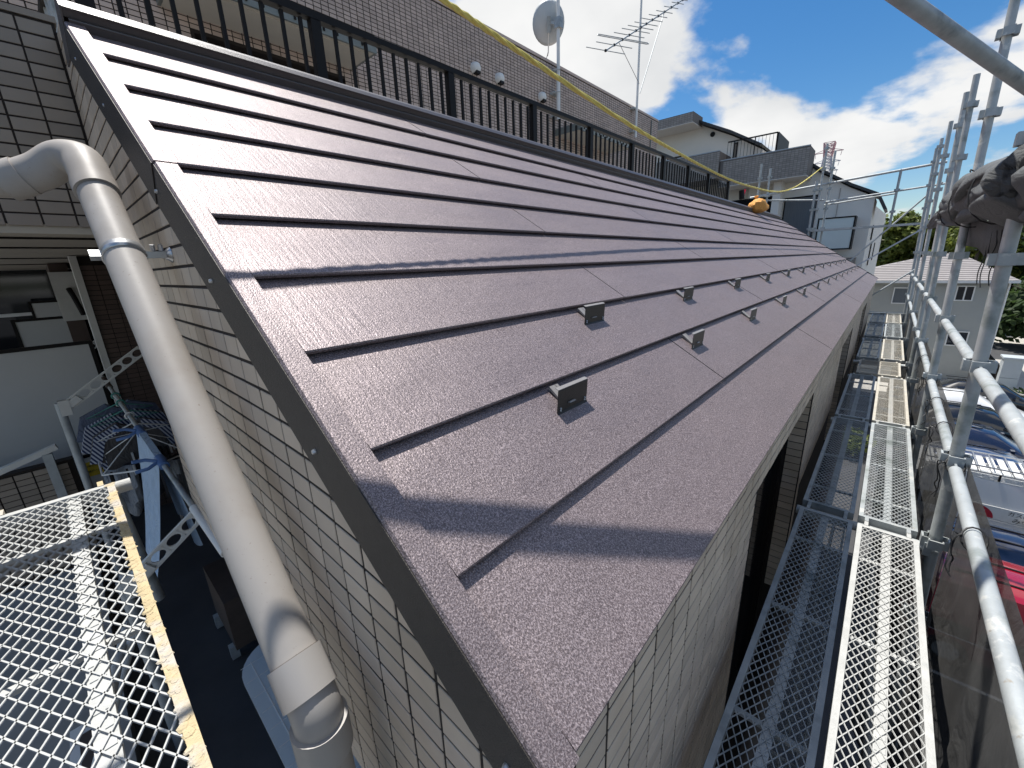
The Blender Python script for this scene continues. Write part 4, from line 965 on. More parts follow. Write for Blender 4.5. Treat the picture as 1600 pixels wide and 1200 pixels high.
# drying arms
def arm(p, q, y, label, post_z):
    t = thing('laundry_bracket', label, 'laundry bracket', p, 'white perforated brackets that carry the laundry pole')
    p, q = Vector(p), Vector(q); d = (q - p); L_ = d.length; d.normalize(); n = V(0, 1, 0).cross(d) * -1
    if n.z < 0: n = -n
    hw = .034; m = MB(); th = V(0, .009, 0)
    m.obox(p + d * L_ / 2 + n * hw, d * L_ / 2, th, n * .006); m.obox(p + d * L_ / 2 - n * hw, d * L_ / 2, th, n * .006)
    k = max(3, int(L_ / .085)); cell = L_ / k
    for i in range(k):
        c = p + d * (i + .5) * cell
        N_ = 16; v = []; f = []
        for j in range(N_):
            a = 2 * math.pi * j / N_; ca, sa = math.cos(a), math.sin(a); rr = 1 / max(abs(ca) / (cell / 2 + .001), abs(sa) / hw)
            for yy in (-.006, .006):
                v += [c + d * ca * min(.036, cell * .42) + n * sa * .027 + V(0, yy, 0), c + d * ca * rr + n * sa * rr + V(0, yy, 0)]
        for j in range(N_):
            a = 4 * j; b = 4 * ((j + 1) % N_); f += [(a, a + 1, b + 1, b), (a + 2, a + 3, b + 3, b + 2), (a, b, b + 2, a + 2)]
        m.add(v, f)
    m.build('arm', M['offwhite'], t)
    hd = MB(); hd.obox(p - d * .02, V(.03, 0, 0), V(0, .028, 0), V(0, 0, .06)); hd.bar(p - d * .02, p + d * .09, .05, .05); hd.build('bracket', M['offwhite'], t)
    b = p - d * .05
    MB().tube([b + V(0, 0, .06), (b.x - .005, y, post_z)], .026, 14).build('post', M['galvdull'], t, True)
arm((-.10, 4.6, -.93), (.42, 4.6, -.575), 4.6, 'far laundry bracket in the shade in front of the white partition', -2.6)
arm((-.045, 2.6, -1.47), (.33, 2.6, -1.20), 2.6, 'near sunlit laundry bracket between plank and downspout', -2.6)
MB_ = MB(); 
arm((-.12, 7.7, -1.09), (.42, 7.7, -.70), 7.7, 'small laundry bracket deep in the dark balcony', -2.6)
# drying pole
pa, pb = V(.278, 2.15, -1.275), V(.15, 5.0, -.82); dv = pb - pa
t = thing('drying_pole', 'steel laundry pole with white end sleeve running into the shade', 'laundry pole', pa)
MB().tube([pa, pb], .0145, 14).build('tube', M['galv'], t, True)
MB().tube([pa, pa + dv * .16], .021, 14).build('sleeve', M['white'], t, True)
MB().tube([pa + dv * .90, pa + dv * .985], .021, 12).build('tip', M['terra'], t, True)
onp = lambda f, dz=0: pa + dv * f + V(0, 0, dz)
# towel
m = MB(); vs = []; fs = []; nx, nz = 14, 16
for side in (0, 1):
    k0 = len(vs)
    for i in range(nx + 1):
        f = .36 + .2 * i / nx; p = onp(f)
        for k in range(nz + 1):
            g_ = k / nz; off = (.018 if side else -.018) * (1 + 1.2 * g_) + .012 * math.sin(i * .9 + side) * g_
            vs.append((p.x + off - (.19 if side == 0 else -.03) * g_ ** 1.2 * (1 if i < 8 else .7), p.y + .02 * math.sin(k * .5) - .1 * g_ * (i / nx - .4), p.z + .018 * (1 - g_) - (.92 - .25 * side + .06 * math.sin(i * .5)) * g_))
    for i in range(nx):
        for k in range(nz): a = k0 + i * (nz + 1) + k; fs.append((a, a + 1, a + nz + 2, a + nz + 1))
for i in range(nx): a = i * (nz + 1); b = (nx + 1) * (nz + 1) + a; fs.append((a, a + nz + 1, b + nz + 1, b))
o = tag(m.add(vs, fs).build('towel', M['skyblue'], None, True, loc=tuple(onp(.46))), 'light blue towel folded over the laundry pole', 'towel')
# pegs / grips
for k, (f, lb) in enumerate(((.37, 'blue pole clip nearest the white end sleeve'), (.55, 'blue pole clip at the far edge of the towel'))):
    p = onp(f); t = thing('pole_clip', lb, 'laundry clip', p, 'blue clips gripping the laundry pole')
    MB().tube([p - dv * .022, p + dv * .022], .027, 12).build('grip', M['bluegrip'], t, True)
    m = MB()
    for s in (-1, 1): m.tube([p + V(-.015, 0, .01), p + V(-.07, .03 * s, .012 + .02 * s), p + V(-.13, .02 * s, .015 + .028 * s)], .011, 8)
    m.build('handle', M['bluegrip'], t, True)
for k, (f, mtn, lb) in enumerate(((.66, 'offwhite', 'white plastic hanger hook on the laundry pole'), (.76, 'greenplastic', 'green plastic hanger hook nearest the shirts'), (.82, 'greenplastic', 'green plastic hanger hook at the far arm'))):
    p = onp(f); t = thing('hanger', lb, 'hanger', p)
    MB().tube([p + V(.024 * math.cos(a) , .004, .024 * math.sin(a)) for a in [(-.4 + 4.4 * q / 12) for q in range(13)]], .006, 8).build('hook', M[mtn], t, True)
    MB().tube([p + V(.02, 0, -.02), p + V(.0, 0, -.06), p + V(-.2, .02, -.14), p + V(.2, .02, -.14), p + V(0, 0, -.06)], .006, 8).build('bar', M[mtn], t, True)
def shirt(p, mt, label, w=.21, h=.52, slv=True, trim=None):
    t = thing('shirt', label, 'shirt', p, 'shirts hung on the laundry pole')
    p = Vector(p); out_ = [(-.07, 0), (-w, -.07), (-w - .06, -.25), (-w + .02, -.28), (-w + .03, -.16), (-w + .02, -h), (w - .02, -h - .02), (w - .03, -.16), (w - .02, -.28), (w + .06, -.25), (w, -.07), (.07, 0), (0, -.05)]
    m = MB(); N_ = len(out_); m.prism([p + V(a, -.03, b) for a, b in out_], (0, .06, 0)); o = m.build('body', mt, t)
    if trim:
        m = MB()
        for s in (-1, 1): m.add([p + V(s * .07, -.034, .002), p + V(s * w, -.034, -.068), p + V(s * (w + .062), -.034, -.255), p + V(s * (w + .0), -.034, -.275), p + V(s * (w - .05), -.034, -.12), p + V(s * .06, -.034, -.06)], ((0, 1, 2, 3, 4, 5),))
        o = m.build('sleeve', trim, t); o.modifiers.new('t', 'SOLIDIFY').thickness = .004
    return t
shirt(onp(.72, -.10), M['greycloth'], 'charcoal shirt with striped shoulders facing the camera', trim=M['stripe'])
shirt(onp(.78, -.09), M['stripe'], 'navy and white striped shirt behind the charcoal one', .23, .55)
shirt(onp(.85, -.08), M['bluecloth'], 'dusty blue shirt farthest along the pole', .23, .5)
# pinch hanger
pc = V(.20, 4.0, -1.30); t = thing('pinch_hanger', 'white wire laundry rack with rows of clips under the pole', 'laundry rack', pc)
fr = [pc + V(a, b, 0) for a, b in ((-.24, -.16), (-.02, -.30), (.24, -.18), (.24, .22), (-.24, .22), (-.24, -.16))]
MB().tube(fr, .006, 8).build('frame', M['white'], t, True)
m = MB()
for a, b in ((-.24, -.16), (.24, -.18), (.24, .22), (-.24, .22)): m.tube([pc + V(a, b, 0), pc + V(0, 0, .2)], .0035, 6)
m.build('wire', M['white'], t)
rr = random.Random(2)
for k in range(24):
    a, b = rr.uniform(-.22, .22), rr.uniform(-.2, .2)
    MB().obox(pc + V(a, b, -.03), V(.006, 0, 0), V(0, .012, .004), V(0, .004, .03)).build('clip', M['black'] if k % 3 else M['offwhite'], t)
for k, (a, b, mtn, w, h, lb) in enumerate(((-.15, .05, 'palecloth', .09, .38, 'pale cloth hanging from the left of the laundry rack'), (.0, .1, 'blackcloth', .12, .3, 'black cloth hanging from the middle of the laundry rack'), (.16, .0, 'blackcloth', .10, .34, 'black cloth hanging from the right of the laundry rack'), (.19, -.12, 'palecloth', .10, .5, 'long grey cloth hanging nearest the downspout'))):
    m = MB(); n = 8; v = []; f = []
    for i in range(n + 1):
        for j in range(5): v.append(pc + V(a - w + 2 * w * i / n, b + .018 * math.sin(i * 1.4 + j), -.05 - h * j / 4 * (1 - .1 * math.sin(i))))
    for i in range(n):
        for j in range(4): q = i * 5 + j; f.append((q, q + 1, q + 6, q + 5))
    o = m.add(v, f).build('laundry_cloth', M[mtn], None, True, loc=tuple(pc + V(a, b, 0))); o.modifiers.new('t', 'SOLIDIFY').thickness = .005
    tag(o, lb, 'laundry', 'cloths pegged to the laundry rack')
# rounded glossy canopy pane below the wall
m = MB(); pl = []
x0, x1, y0, y1 = .205, .95, .5, 2.32; r = .2
for q in range(9):
    a = math.pi / 2 + math.pi / 2 * q / 8; pl.append((x0 + r + r * math.cos(a), y1 - r + r * math.sin(a), -2.0))
pl += [(x0, y0, -2.0), (x1, y0, -2.0), (x1, y1, -2.0)]
M['paleboard'] = mat('pale_blue_board', (.62, .70, .74), .12, 0, .05, 3)
t = thing('canopy_board', 'pale blue glossy board with a rounded corner below the downspout bend', 'board', (.5, 1.5, -2.0))
m.prism(pl, (0, 0, -.018)).build('board', M['paleboard'], t)
m = MB()
for k in range(16): m.box(x0 + .012, x1, y0 + .06 + .11 * k, y0 + .063 + .11 * k, -2.0, -1.9985)
for k in range(6): m.box(x0 + .06 + .11 * k, x0 + .063 + .11 * k, y0, y1 - .1, -2.0, -1.9982)
m.build('grid_line', M['white'], t)  # thin white grid laid over the board
# shaded wooden chest with metal feet
t = thing('storage_chest', 'dark wooden chest on two metal feet in the shade below', 'chest', (.36, 3.2, -2.6))
MB().box(.30, .62, 2.95, 3.5, -2.5, -2.1).build('body', M['terra'], t)
for y in (3.0, 3.4): MB().box(.27, .32, y, y + .05, -2.6, -2.5).build('foot', M['galvdull'], t)
# things on the terrace under the plank
t = thing('planter', 'white plastic planter seen through the mesh plank', 'planter', (-.42, 3.1, -3.25))
MB().prism([(-.58, 2.75, -3.2), (-.28, 2.75, -3.2), (-.25, 3.45, -3.2), (-.56, 3.45, -3.2)], (0, 0, .42)).build('pot', M['white'], t)
MB().box(-.52, -.32, 2.82, 3.36, -2.785, -2.775).build('soil', M['terra'], t)
t = thing('bucket', 'yellow plastic bucket under the left plank', 'bucket', (-.36, 2.3, -3.25))
MB().lathe((-.36, 2.3, -3.25), [(.12, 0), (.15, .3), (.165, .3), (.16, .32), (.14, .31), (.12, .05), (.001, .05)], (0, 0, 1), 18).build('pail', M['yellowplastic'], t, True)
for (a, b, nm) in (((-.22, 2.0, -1.6), (-.16, 3.4, -2.2), 'upper'), ((-.6, 2.2, -2.6), (-.1, 2.9, -1.9), 'lower')):
    tag(MB().tube([a, b], .022, 10).build('conduit', M['offwhite'], None, True, loc=a), 'pale pipe under the left plank, %s one' % nm, 'pipe', 'pale pipes seen through the mesh')
rl = random.Random(9)
def leaves(name, c, r, n, sz, mt, parent=None, loc=None, flat=1.0):
    m = MB(); c = Vector(c)
    for _ in range(n):
        d = V(rl.gauss(0, 1), rl.gauss(0, 1), rl.gauss(0, 1)).normalized() * r * rl.random() ** .4; p = c + V(d.x, d.y, d.z * flat)
        u = V(rl.gauss(0, 1), rl.gauss(0, 1), rl.gauss(0, .5)).normalized() * sz; w = u.cross(V(rl.gauss(0, 1), rl.gauss(0, 1), rl.gauss(0, 1))).normalized() * sz * .5
        m.quad(p - u, p + w, p + u, p - w)
    return m.build(name, mt, parent, loc=loc)
for (c, lb) in (((-.75, 2.9, -3.0), 'leafy green plant at the left edge under the plank'), ((-.3, 2.35, -2.9), 'small green plant beside the yellow bucket')):
    t = thing('plant', lb, 'plant', (c[0], c[1], -3.25)); leaves('foliage', c, .26, 240, .045, M['green'], t)
    MB().tube([(c[0], c[1], -3.25), c], .012, 6).build('stem', M['bark'], t)

# ------------------------------------------------------------------ bag and glove on the ridge
pb_ = RP(10.15, 2.42, .06)
t = thing('bag', 'small orange plastic bag lying on the far end of the ridge', 'bag', pb_)
m = MB(); rb = random.Random(4); n = 14; v = []; f = []
for i in range(9):
    a = math.pi * i / 8
    for j in range(n):
        b = 2 * math.pi * j / n; r = .15 * math.sin(a) * (1 + .25 * math.sin(2 * b + i * .6) + .1 * math.sin(5 * b + i) + rb.uniform(-.1, .1)) + .002
        v.append(pb_ + V(r * math.cos(b) * 1.35, r * math.sin(b) * 1.2 - .05, .06 + .14 * math.cos(a) * (1 + rb.uniform(-.05, .05))))
for i in range(8):
    for j in range(n): f.append((i * n + j, i * n + (j + 1) % n, (i + 1) * n + (j + 1) % n, (i + 1) * n + j))
m.add(v, f).build('body', M['orange'], t, True)
MB().lathe(pb_ + V(.02, 0, .21), [(.001, 0), (.025, .0), (.045, .03), (.035, .05)], (0, .2, 1), 10).build('knot', M['orange'], t, True)
pg = RP(9.6, 2.62, .12)
t = thing('hand_tool', 'dark hand tool with a pink grip left on the ridge beside the orange bag', 'tool', pg)
MB().tube([pg, pg + V(.0, .02, .16)], .05, 10).build('head', M['black'], t, True); MB().tube([pg + V(.06, 0, .02), pg + V(.16, 0, .18)], .022, 8).build('grip', M['redlamp'], t, True)

# ------------------------------------------------------------------ beige apartment building beyond
XB = 22.0
bb = thing('beige_building', 'beige apartment building with tiled balconies beyond the far end of the roof', 'building', (26, 4, GZ))
up_ = [(XB + .6, 11.5, 2.0), (XB + .6, 11.5, 6.6), (XB + .6, 8.0, 6.18), (XB + .6, 6.4, 5.35), (XB + .6, 5.0, 4.5), (XB + .6, 5.0, 2.0)]
lo_ = [(XB + .3, 5.4, GZ), (XB + .3, 5.4, 4.3), (XB + .3, 3.85, 4.0), (XB + .3, 2.72, 3.12), (XB + .3, 1.72, 2.48), (XB + .3, .95, 2.05), (XB + .3, .93, GZ)]
def outl(poly, d): m = MB(); m.prism(poly, d); return m
outl([(22.6, 11.5, GZ), (22.6, 11.5, 6.5), (22.6, 8.0, 6.12), (22.6, 6.4, 5.3), (22.6, 5.1, 4.5), (22.6, 5.1, GZ)], (11, 0, 0)).build('upper_wall', M['beige'], bb)
outl([(22.3, 5.4, GZ), (22.3, 5.4, 4.1), (22.3, 3.85, 3.98), (22.3, 2.72, 3.10), (22.3, 1.72, 2.46), (22.3, .93, 2.03), (22.3, .93, GZ)], (2.2, 0, 0)).build('lower_wall', M['beige'], bb)
# receding right flank
MB().prism([(24.5, .93, GZ), (24.5, 1.4, GZ), (24.5, 1.4, 2.0), (24.5, .93, 1.85)], (6, -.25, 0)).build('side_wall', M['beige'], bb)
rl_ = [(8.0, 6.16), (6.4, 5.36), (5.1, 4.58)]
for i in range(2): MB().bar((22.6 + 5, rl_[i][0], rl_[i][1] + .05), (22.6 + 5, rl_[i + 1][0], rl_[i + 1][1] + .05), 11, .09).build('roof_edge', M['roofline'], bb)
rl2 = [(4.0, 4.12), (3.85, 4.04), (2.72, 3.17), (1.72, 2.53), (.85, 2.08), (.55, 1.5)]
for i in range(5): MB().bar((23.2, rl2[i][0], rl2[i][1] + .04), (23.2, rl2[i + 1][0], rl2[i + 1][1] + .04), 2.1, .09).build('roof_edge', M['roofline'], bb)
# tiled projecting bands
def band(name, x0, x1, y0, y1, z0, z1, par=bb):
    o = MB().box(x0, x1, y0, y1, z0, z1).build(name, M['grout2'], par)
    m = MB(); ny = int((y1 - y0) / .125); nz = int((z1 - z0) / .075)
    for i in range(ny):
        for k in range(nz):
            m.quad((x0 - .004, y0 + i * .125 + .006, z0 + k * .075 + .006), (x0 - .004, y0 + i * .125 + .119, z0 + k * .075 + .006), (x0 - .004, y0 + i * .125 + .119, z0 + k * .075 + .069), (x0 - .004, y0 + i * .125 + .006, z0 + k * .075 + .069))
    tag(m.build('band_tiles', M['beigetile'], o), kind='stuff'); return o
M['grout2'] = mat('beige_grout', (.17, .15, .135), .8, 0, .1, 4)
band('balcony_band', 21.0, 22.25, 3.1, 6.35, 3.0, 4.02)
band('balcony_band', 20.9, 22.55, 6.38, 9.2, 3.35, 4.42)
band('eave_band', 21.3, 22.55, 7.8, 11.0, 5.95, 6.35)
MB().box(21.0, 22.29, 3.1, 6.35, 2.97, 2.995).build('soffit', M['beige'], bb)
MB().box(21.3, 22.59, 7.8, 11, 5.92, 5.945).build('soffit', M['beige'], bb)
MB().box(20.98, 21.05, 3.1, 6.4, 4.025, 4.06).build('coping', M['utility'], bb)
MB().box(20.88, 20.95, 6.38, 9.2, 4.425, 4.46).build('coping', M['utility'], bb)
# terrace railing
rr_ = MB(); 
def small_rail(y0, y1, x, z, h, par, lab=None):
    m = MB(); m.box(x - .02, x + .02, y0, y1, z + h - .05, z + h); m.build('rail_top', M['black'], par)
    n = int((y1 - y0) / .13)
    for k in range(n + 1):
        y = y0 + (y1 - y0) * k / n; w = .035 if k % 6 == 0 else .012
        MB().box(x - w / 2, x + w / 2, y - w / 2, y + w / 2, z, z + h - .05).build('rail_bar', M['black'], par)
small_rail(4.35, 6.2, 21.3, 4.03, .78, bb)
MB().box(21.3, 23.5, 4.30, 4.35, 4.05, 4.80).build('rail_panel', M['black'], bb)
# windows and recess of the lower storey
def bwin(y0, y1, z0, z1, x, pane='glassdark', frame='black'):
    f = MB(); w = .05; f.box(x - .03, x, y0, y0 + w, z0, z1); f.box(x - .03, x, y1 - w, y1, z0, z1); f.box(x - .03, x, y0 + w, y1 - w, z1 - w, z1); f.box(x - .03, x, y0 + w, y1 - w, z0, z0 + w); o = f.build('window', M[frame], bb)
    MB().box(x - .015, x - .008, y0 + w, y1 - w, z0 + w, z1 - w).build('pane', M[pane], o)
bwin(2.75, 3.95, -.3, 2.35, 22.29, 'curtain'); bwin(4.3, 6.2, -.3, 2.5, 22.29); bwin(8.6, 9.4, 2.9, 4.9, 22.59, 'glassdark'); bwin(6.15, 6.32, 4.2, 5.0, 22.59)
MB().box(21.5, 22.28, 4.0, 4.28, -1, 2.96).build('column', M['beige'], bb)
bwin(1.35, 2.55, .12, 1.36, 21.55, 'frosted')
MB().box(21.56, 22.28, 1.35, 1.39, .12, 1.36).build('balcony_side', M['black'], bb)
band('balcony_band', 21.5, 22.25, 1.15, 2.9, -.62, -.2)
for (x, y, z0, z1) in ((24.6, .905, .5, 1.1), (25.3, .88, -.6, .4), (27.0, .82, -.4, .4)):
    o = MB().box(x, x + .45, y - .02, y, z0, z1).build('window', M['black'], bb)
MB().lathe((22.595, 7.3, 5.55), [(.001, -.06), (.1, -.05), (.11, 0)], (1, 0, 0), 12).build('vent_hood', M['black'], bb)
MB().box(22.27, 22.299, 2.05, 2.07, -6, 2.5).build('wall_joint', M['beigetile'], bb)
MB().tube([(22.5, 8.35, 2.5), (22.5, 8.35, 4.9)], .03, 8).build('drainpipe', M['white'], bb)
# far stair landing between the block and the beige building
t = thing('glass_shelter', 'dark lobby glazing seen through the far end of the balustrade', 'glazing', (14.5, 7, .8))
MB().box(13.9, 18, 7.6, 7.7, -2, 2.6).build('glass', M['glassdark'], t)
MB().box(13.9, 18, 7.5, 7.59, 2.05, 2.12).build('rail', M['white'], t)
for k in range(5): MB().box(13.95 + k * .9, 14.02 + k * .9, 7.5, 7.59, -2, 2.04).build('mullion', M['galv'], t)

# ------------------------------------------------------------------ grey house
HX = 35.5
h = thing('house', 'grey clapboard house with a low hipped shingle roof beyond the scaffold', 'house', (39, -2, GZ))
HY0, HY1 = -4.95, 3.2
MB().box(HX, HX + 7, HY0, HY1, GZ, -1.86).build('wall_core', M['siding'], h)
nb = 38
for k in range(nb):
    z = -1.9 - (k + 1) * .155
    MB().prism([(HX - .004, HY0 - .004, z + .15), (HX - .024, HY0 - .004, z), (HX - .001, HY0 - .004, z)], (0, HY1 - HY0 + .008, 0)).build('siding_board', M['siding'], h)
e = .45; ez = -1.78
ridge0, ridge1 = (HX + 3.5, -2.0, -.30), (HX + 3.5, -3.0, -.30)
c4 = [(HX - e, HY0 - .3, ez), (HX - e, HY1 + .3, ez), (HX + 7.4, HY1 + .3, ez), (HX + 7.4, HY0 - .3, ez)]
MB().add(c4 + [ridge0, ridge1], ((0, 1, 4, 5), (1, 2, 4), (2, 3, 5, 4), (3, 0, 5), (3, 2, 1, 0))).build('roof', M['slate'], h)
# shingle courses
nrow = 15
def lerp(a, b, t): return Vector(a) + (Vector(b) - Vector(a)) * t
for k in range(nrow):
    t0 = k / nrow; t1 = min((k + 1.02) / nrow, 1)
    a, b = lerp(c4[0], ridge1, t0), lerp(c4[1], ridge0, t0); c, d_ = lerp(c4[1], ridge0, t1), lerp(c4[0], ridge1, t1)
    lift = V(-.01, 0, .03)
    MB().add([a + lift, b + lift, c + V(0, 0, .006), d_ + V(0, 0, .006), a, b], ((0, 1, 2, 3), (4, 5, 1, 0))).build('shingle_course', M['slate'], h)
MB().box(HX - e - .06, HX - e + .03, HY0 - .33, HY1 + .3, ez - .14, ez + .0).build('gutter', M['white'], h)
MB().tube([(HX - .06, HY0 - .03, ez - .1), (HX - .06, HY0 - .03, GZ)], .04, 8).build('drainpipe', M['white'], h)
def hwin(y0, y1, z0, z1, split=True, cur='glassdark'):
    f = MB(); x = HX - .03; w = .06
    f.box(x - .05, x, y0, y0 + w, z0, z1); f.box(x - .05, x, y1 - w, y1, z0, z1); f.box(x - .05, x, y0 + w, y1 - w, z0, z0 + w); f.box(x - .05, x, y0 + w, y1 - w, z1 - w, z1)
    if split: f.box(x - .05, x, (y0 + y1) / 2 - .03, (y0 + y1) / 2 + .03, z0 + w, z1 - w)
    o = f.build('window', M['white'], h); MB().box(x - .02, x - .01, y0 + w, y1 - w, z0 + w, z1 - w).build('pane', M[cur], o)
hwin(-3.75, -3.0, -2.95, -2.08); hwin(-1.25, -.3, -3.2, -2.2, False, 'curtain'); hwin(-4.0, -3.1, -5.6, -4.7); hwin(-1.2, -.2, -5.6, -4.6)
t = thing('garden_fence', 'dark slatted fence beside the grey house', 'fence', (36.5, -5.3, GZ))
for k in range(12): MB().box(34.2 + k * .35, 34.48 + k * .35, -5.35, -5.3, GZ, GZ + 1.5).build('slat', M['black'], t)
MB().box(34.1, 38.5, -5.29, -5.26, GZ + 1.3, GZ + 1.4).build('rail', M['black'], t)
t = thing('utility_box', 'pale grey steel utility cabinet on the pavement by the fence', 'utility box', (34, -5.6, GZ))
MB().box(33.6, 34.4, -6.02, -5.32, GZ + .12, GZ + .95).build('lower_case', M['utility'], t)
MB().box(33.6, 34.4, -6.02, -5.32, GZ + .97, GZ + 2.0).build('door', M['utility'], t)
MB().box(33.52, 34.48, -6.08, -5.26, GZ + 2.003, GZ + 2.09).build('lid', M['utility'], t)
t = thing('low_house_roof', 'small white edged roof of a low house under the trees', 'house', (50, 1.0, GZ))
MB().box(48, 56, .2, 6, GZ, -3.3).build('wall', M['beigetile'], t)
MB().add([(47.3, -.6, -3.3), (47.3, 6.5, -3.3), (56.5, 6.5, -3.3), (56.5, -.6, -3.3), (50, 2.4, -1.9), (54, 2.4, -1.9)], ((0, 1, 4), (1, 2, 5, 4), (2, 3, 5), (3, 0, 4, 5), (3, 2, 1, 0))).build('roof', M['slate'], t)
MB().box(47.25, 47.35, -.65, 6.5, -3.45, -3.28).build('gutter', M['white'], t)
# low planted kerb by the parking
o = leaves('hedge_foliage', (33, -6.5, GZ + .25), 1.4, 500, .09, M['green2'], None, None, .2); tag(o, 'low weeds along the kerb by the utility box', 'weeds', kind='stuff')

t = thing('bush', 'bright green bush on the ground beyond the tiled wing, seen through a plank', 'bush', (20, .1, GZ))
leaves('foliage', (20, .1, GZ + .6), .75, 900, .07, M['green'], t, None, .7); MB().tube([(20, .1, GZ), (20, .1, GZ + .6)], .03, 6).build('stem', M['bark'], t)
# ------------------------------------------------------------------ trees
def tree(x, y, zc, rx, rz, n, mt, label, grp='trees behind the grey house', sz=.26):
    t = thing('tree', label, 'tree', (x, y, GZ), grp); rt = random.Random(int(x * 100 + y * 7))
    MB().tube([(x, y, GZ), (x + .1, y, zc - rz * .4), (x, y + .2, zc + rz * .2)], [.35, .25, .1], 9).build('trunk', M['bark'], t, True)
    m = MB()
    for k in range(7):
        a = k * .9; m.tube([(x, y, zc - rz * .5), (x + rx * .5 * math.cos(a), y + rx * .5 * math.sin(a), zc + rz * .1 * (k % 3)), (x + rx * .8 * math.cos(a), y + rx * .8 * math.sin(a), zc + rz * .35)], [.12, .08, .03], 6)
    m.build('limb', M['bark'], t, True)
    lobes = [(V(rt.uniform(-.75, .75) * rx, rt.uniform(-.75, .75) * rx, rt.uniform(-.7, .75) * rz), rt.uniform(.28, .5)) for _ in range(26)]
    m = MB()
    for i in range(n):
        c, q = lobes[i % len(lobes)]
        d = V(rt.gauss(0, 1), rt.gauss(0, 1), rt.gauss(0, 1)).normalized() * (rt.random() ** .33)
        p = V(x, y, zc) + c + V(d.x * rx * q, d.y * rx * q, d.z * rz * q * .8)
        nrm = (d + V(rt.gauss(0, .5), rt.gauss(0, .5), rt.gauss(.4, .5))).normalized(); u = nrm.orthogonal().normalized(); w = nrm.cross(u); a = rt.uniform(0, 6.28)
        u, w = u * math.cos(a) + w * math.sin(a), w * math.cos(a) - u * math.sin(a); s_ = sz * rt.uniform(.6, 1.3)
        m.quad(p - u * s_, p + w * s_ * .6, p + u * s_, p - w * s_ * .6)
    m.build('crown', mt, t)
tree(62, 1.6, .2, 3.4, 3.6, 9000, M['green'], 'bright green round tree right of the beige building')
tree(63, -2.6, .6, 3.6, 3.4, 9000, M['green'], 'bright green tree behind the far scaffold posts')
tree(60, -6.8, -.4, 3.8, 3.4, 9000, M['green'], 'green tree above the hipped roof under the sheet bundle')
tree(58, -11.5, -1.0, 4.2, 4.4, 8000, M['green2'], 'tall dark tree at the right edge behind the house', sz=.3)
tree(50, -9.6, -4.0, 3.2, 3.2, 6000, M['green2'], 'dark tree shading the road at the right edge', sz=.28)
tree(66, -.4, -4.2, 4.2, 3.2, 6000, M['green2'], 'dark lower foliage tree between the houses', sz=.3)
tree(66, -9, -3.0, 5.0, 4.0, 6000, M['green2'], 'dark broad tree behind the road', sz=.34)
for k, (x, y, hh) in enumerate(((57, -7.3, 2.2), (57.5, -5.6, 1.4))):
    t = thing('utility_pole', ('taller', 'shorter')[k] + ' dark slim pole against the trees behind the hipped roof', 'pole', (x, y, GZ)); MB().tube([(x, y, GZ), (x, y, hh - 1)], .12, 8).build('pole', M['bark'], t, True)
    MB().box(x - .05, x + .05, y - .7, y + .7, hh - 1.6, hh - 1.5).build('cross_arm', M['galvdull'], t)
# ------------------------------------------------------------------ pylon far away
t = thing('pylon', 'distant red and white lattice power pylon behind the beige building', 'pylon', (300, 35.5, GZ))
def lat(z0, z1, w0, w1, mt, nm):
    m = MB(); cs = lambda z, w: [(300 + a * w, 35.8 + b * w, z) for a, b in ((-1, -1), (1, -1), (1, 1), (-1, 1))]
    n = 4
    for i in range(n):
        za, zb = z0 + (z1 - z0) * i / n, z0 + (z1 - z0) * (i + 1) / n; wa, wb = w0 + (w1 - w0) * i / n, w0 + (w1 - w0) * (i + 1) / n
        A_, B_ = cs(za, wa), cs(zb, wb)
        for j in range(4):
            m.bar(A_[j], B_[j], .35, .35); m.bar(A_[j], B_[(j + 1) % 4], .22, .22); m.bar(A_[(j + 1) % 4], B_[j], .22, .22); m.bar(B_[j], B_[(j + 1) % 4], .22, .22)
    m.build(nm, mt, t)
lat(GZ, 44, 5, 2.2, M['pylonwhite'], 'lower_lattice'); lat(44, 50, 2.2, 1.7, M['pylonwhite'], 'mid_lattice'); lat(50, 57, 1.7, 2.4, M['pylonred'], 'upper_lattice')
for z, w in ((52.5, 6.5), (47.5, 6.0), (43, 5.5)):
    m = MB(); m.bar((300, 35.8 - w, z), (300, 35.8 + w, z), .35, .35); m.bar((300, 35.8 - w, z), (300, 35.8, z + 2), .22, .22); m.bar((300, 35.8 + w, z), (300, 35.8, z + 2), .22, .22)
    for s in (-1, 1): m.bar((300, 35.8 + s * w * .9, z), (300, 35.8 + s * w * .85, z - 2.4), .2, .2)
    m.build('cross_arm', M['pylonred'] if z > 50 else M['pylonwhite'], t)

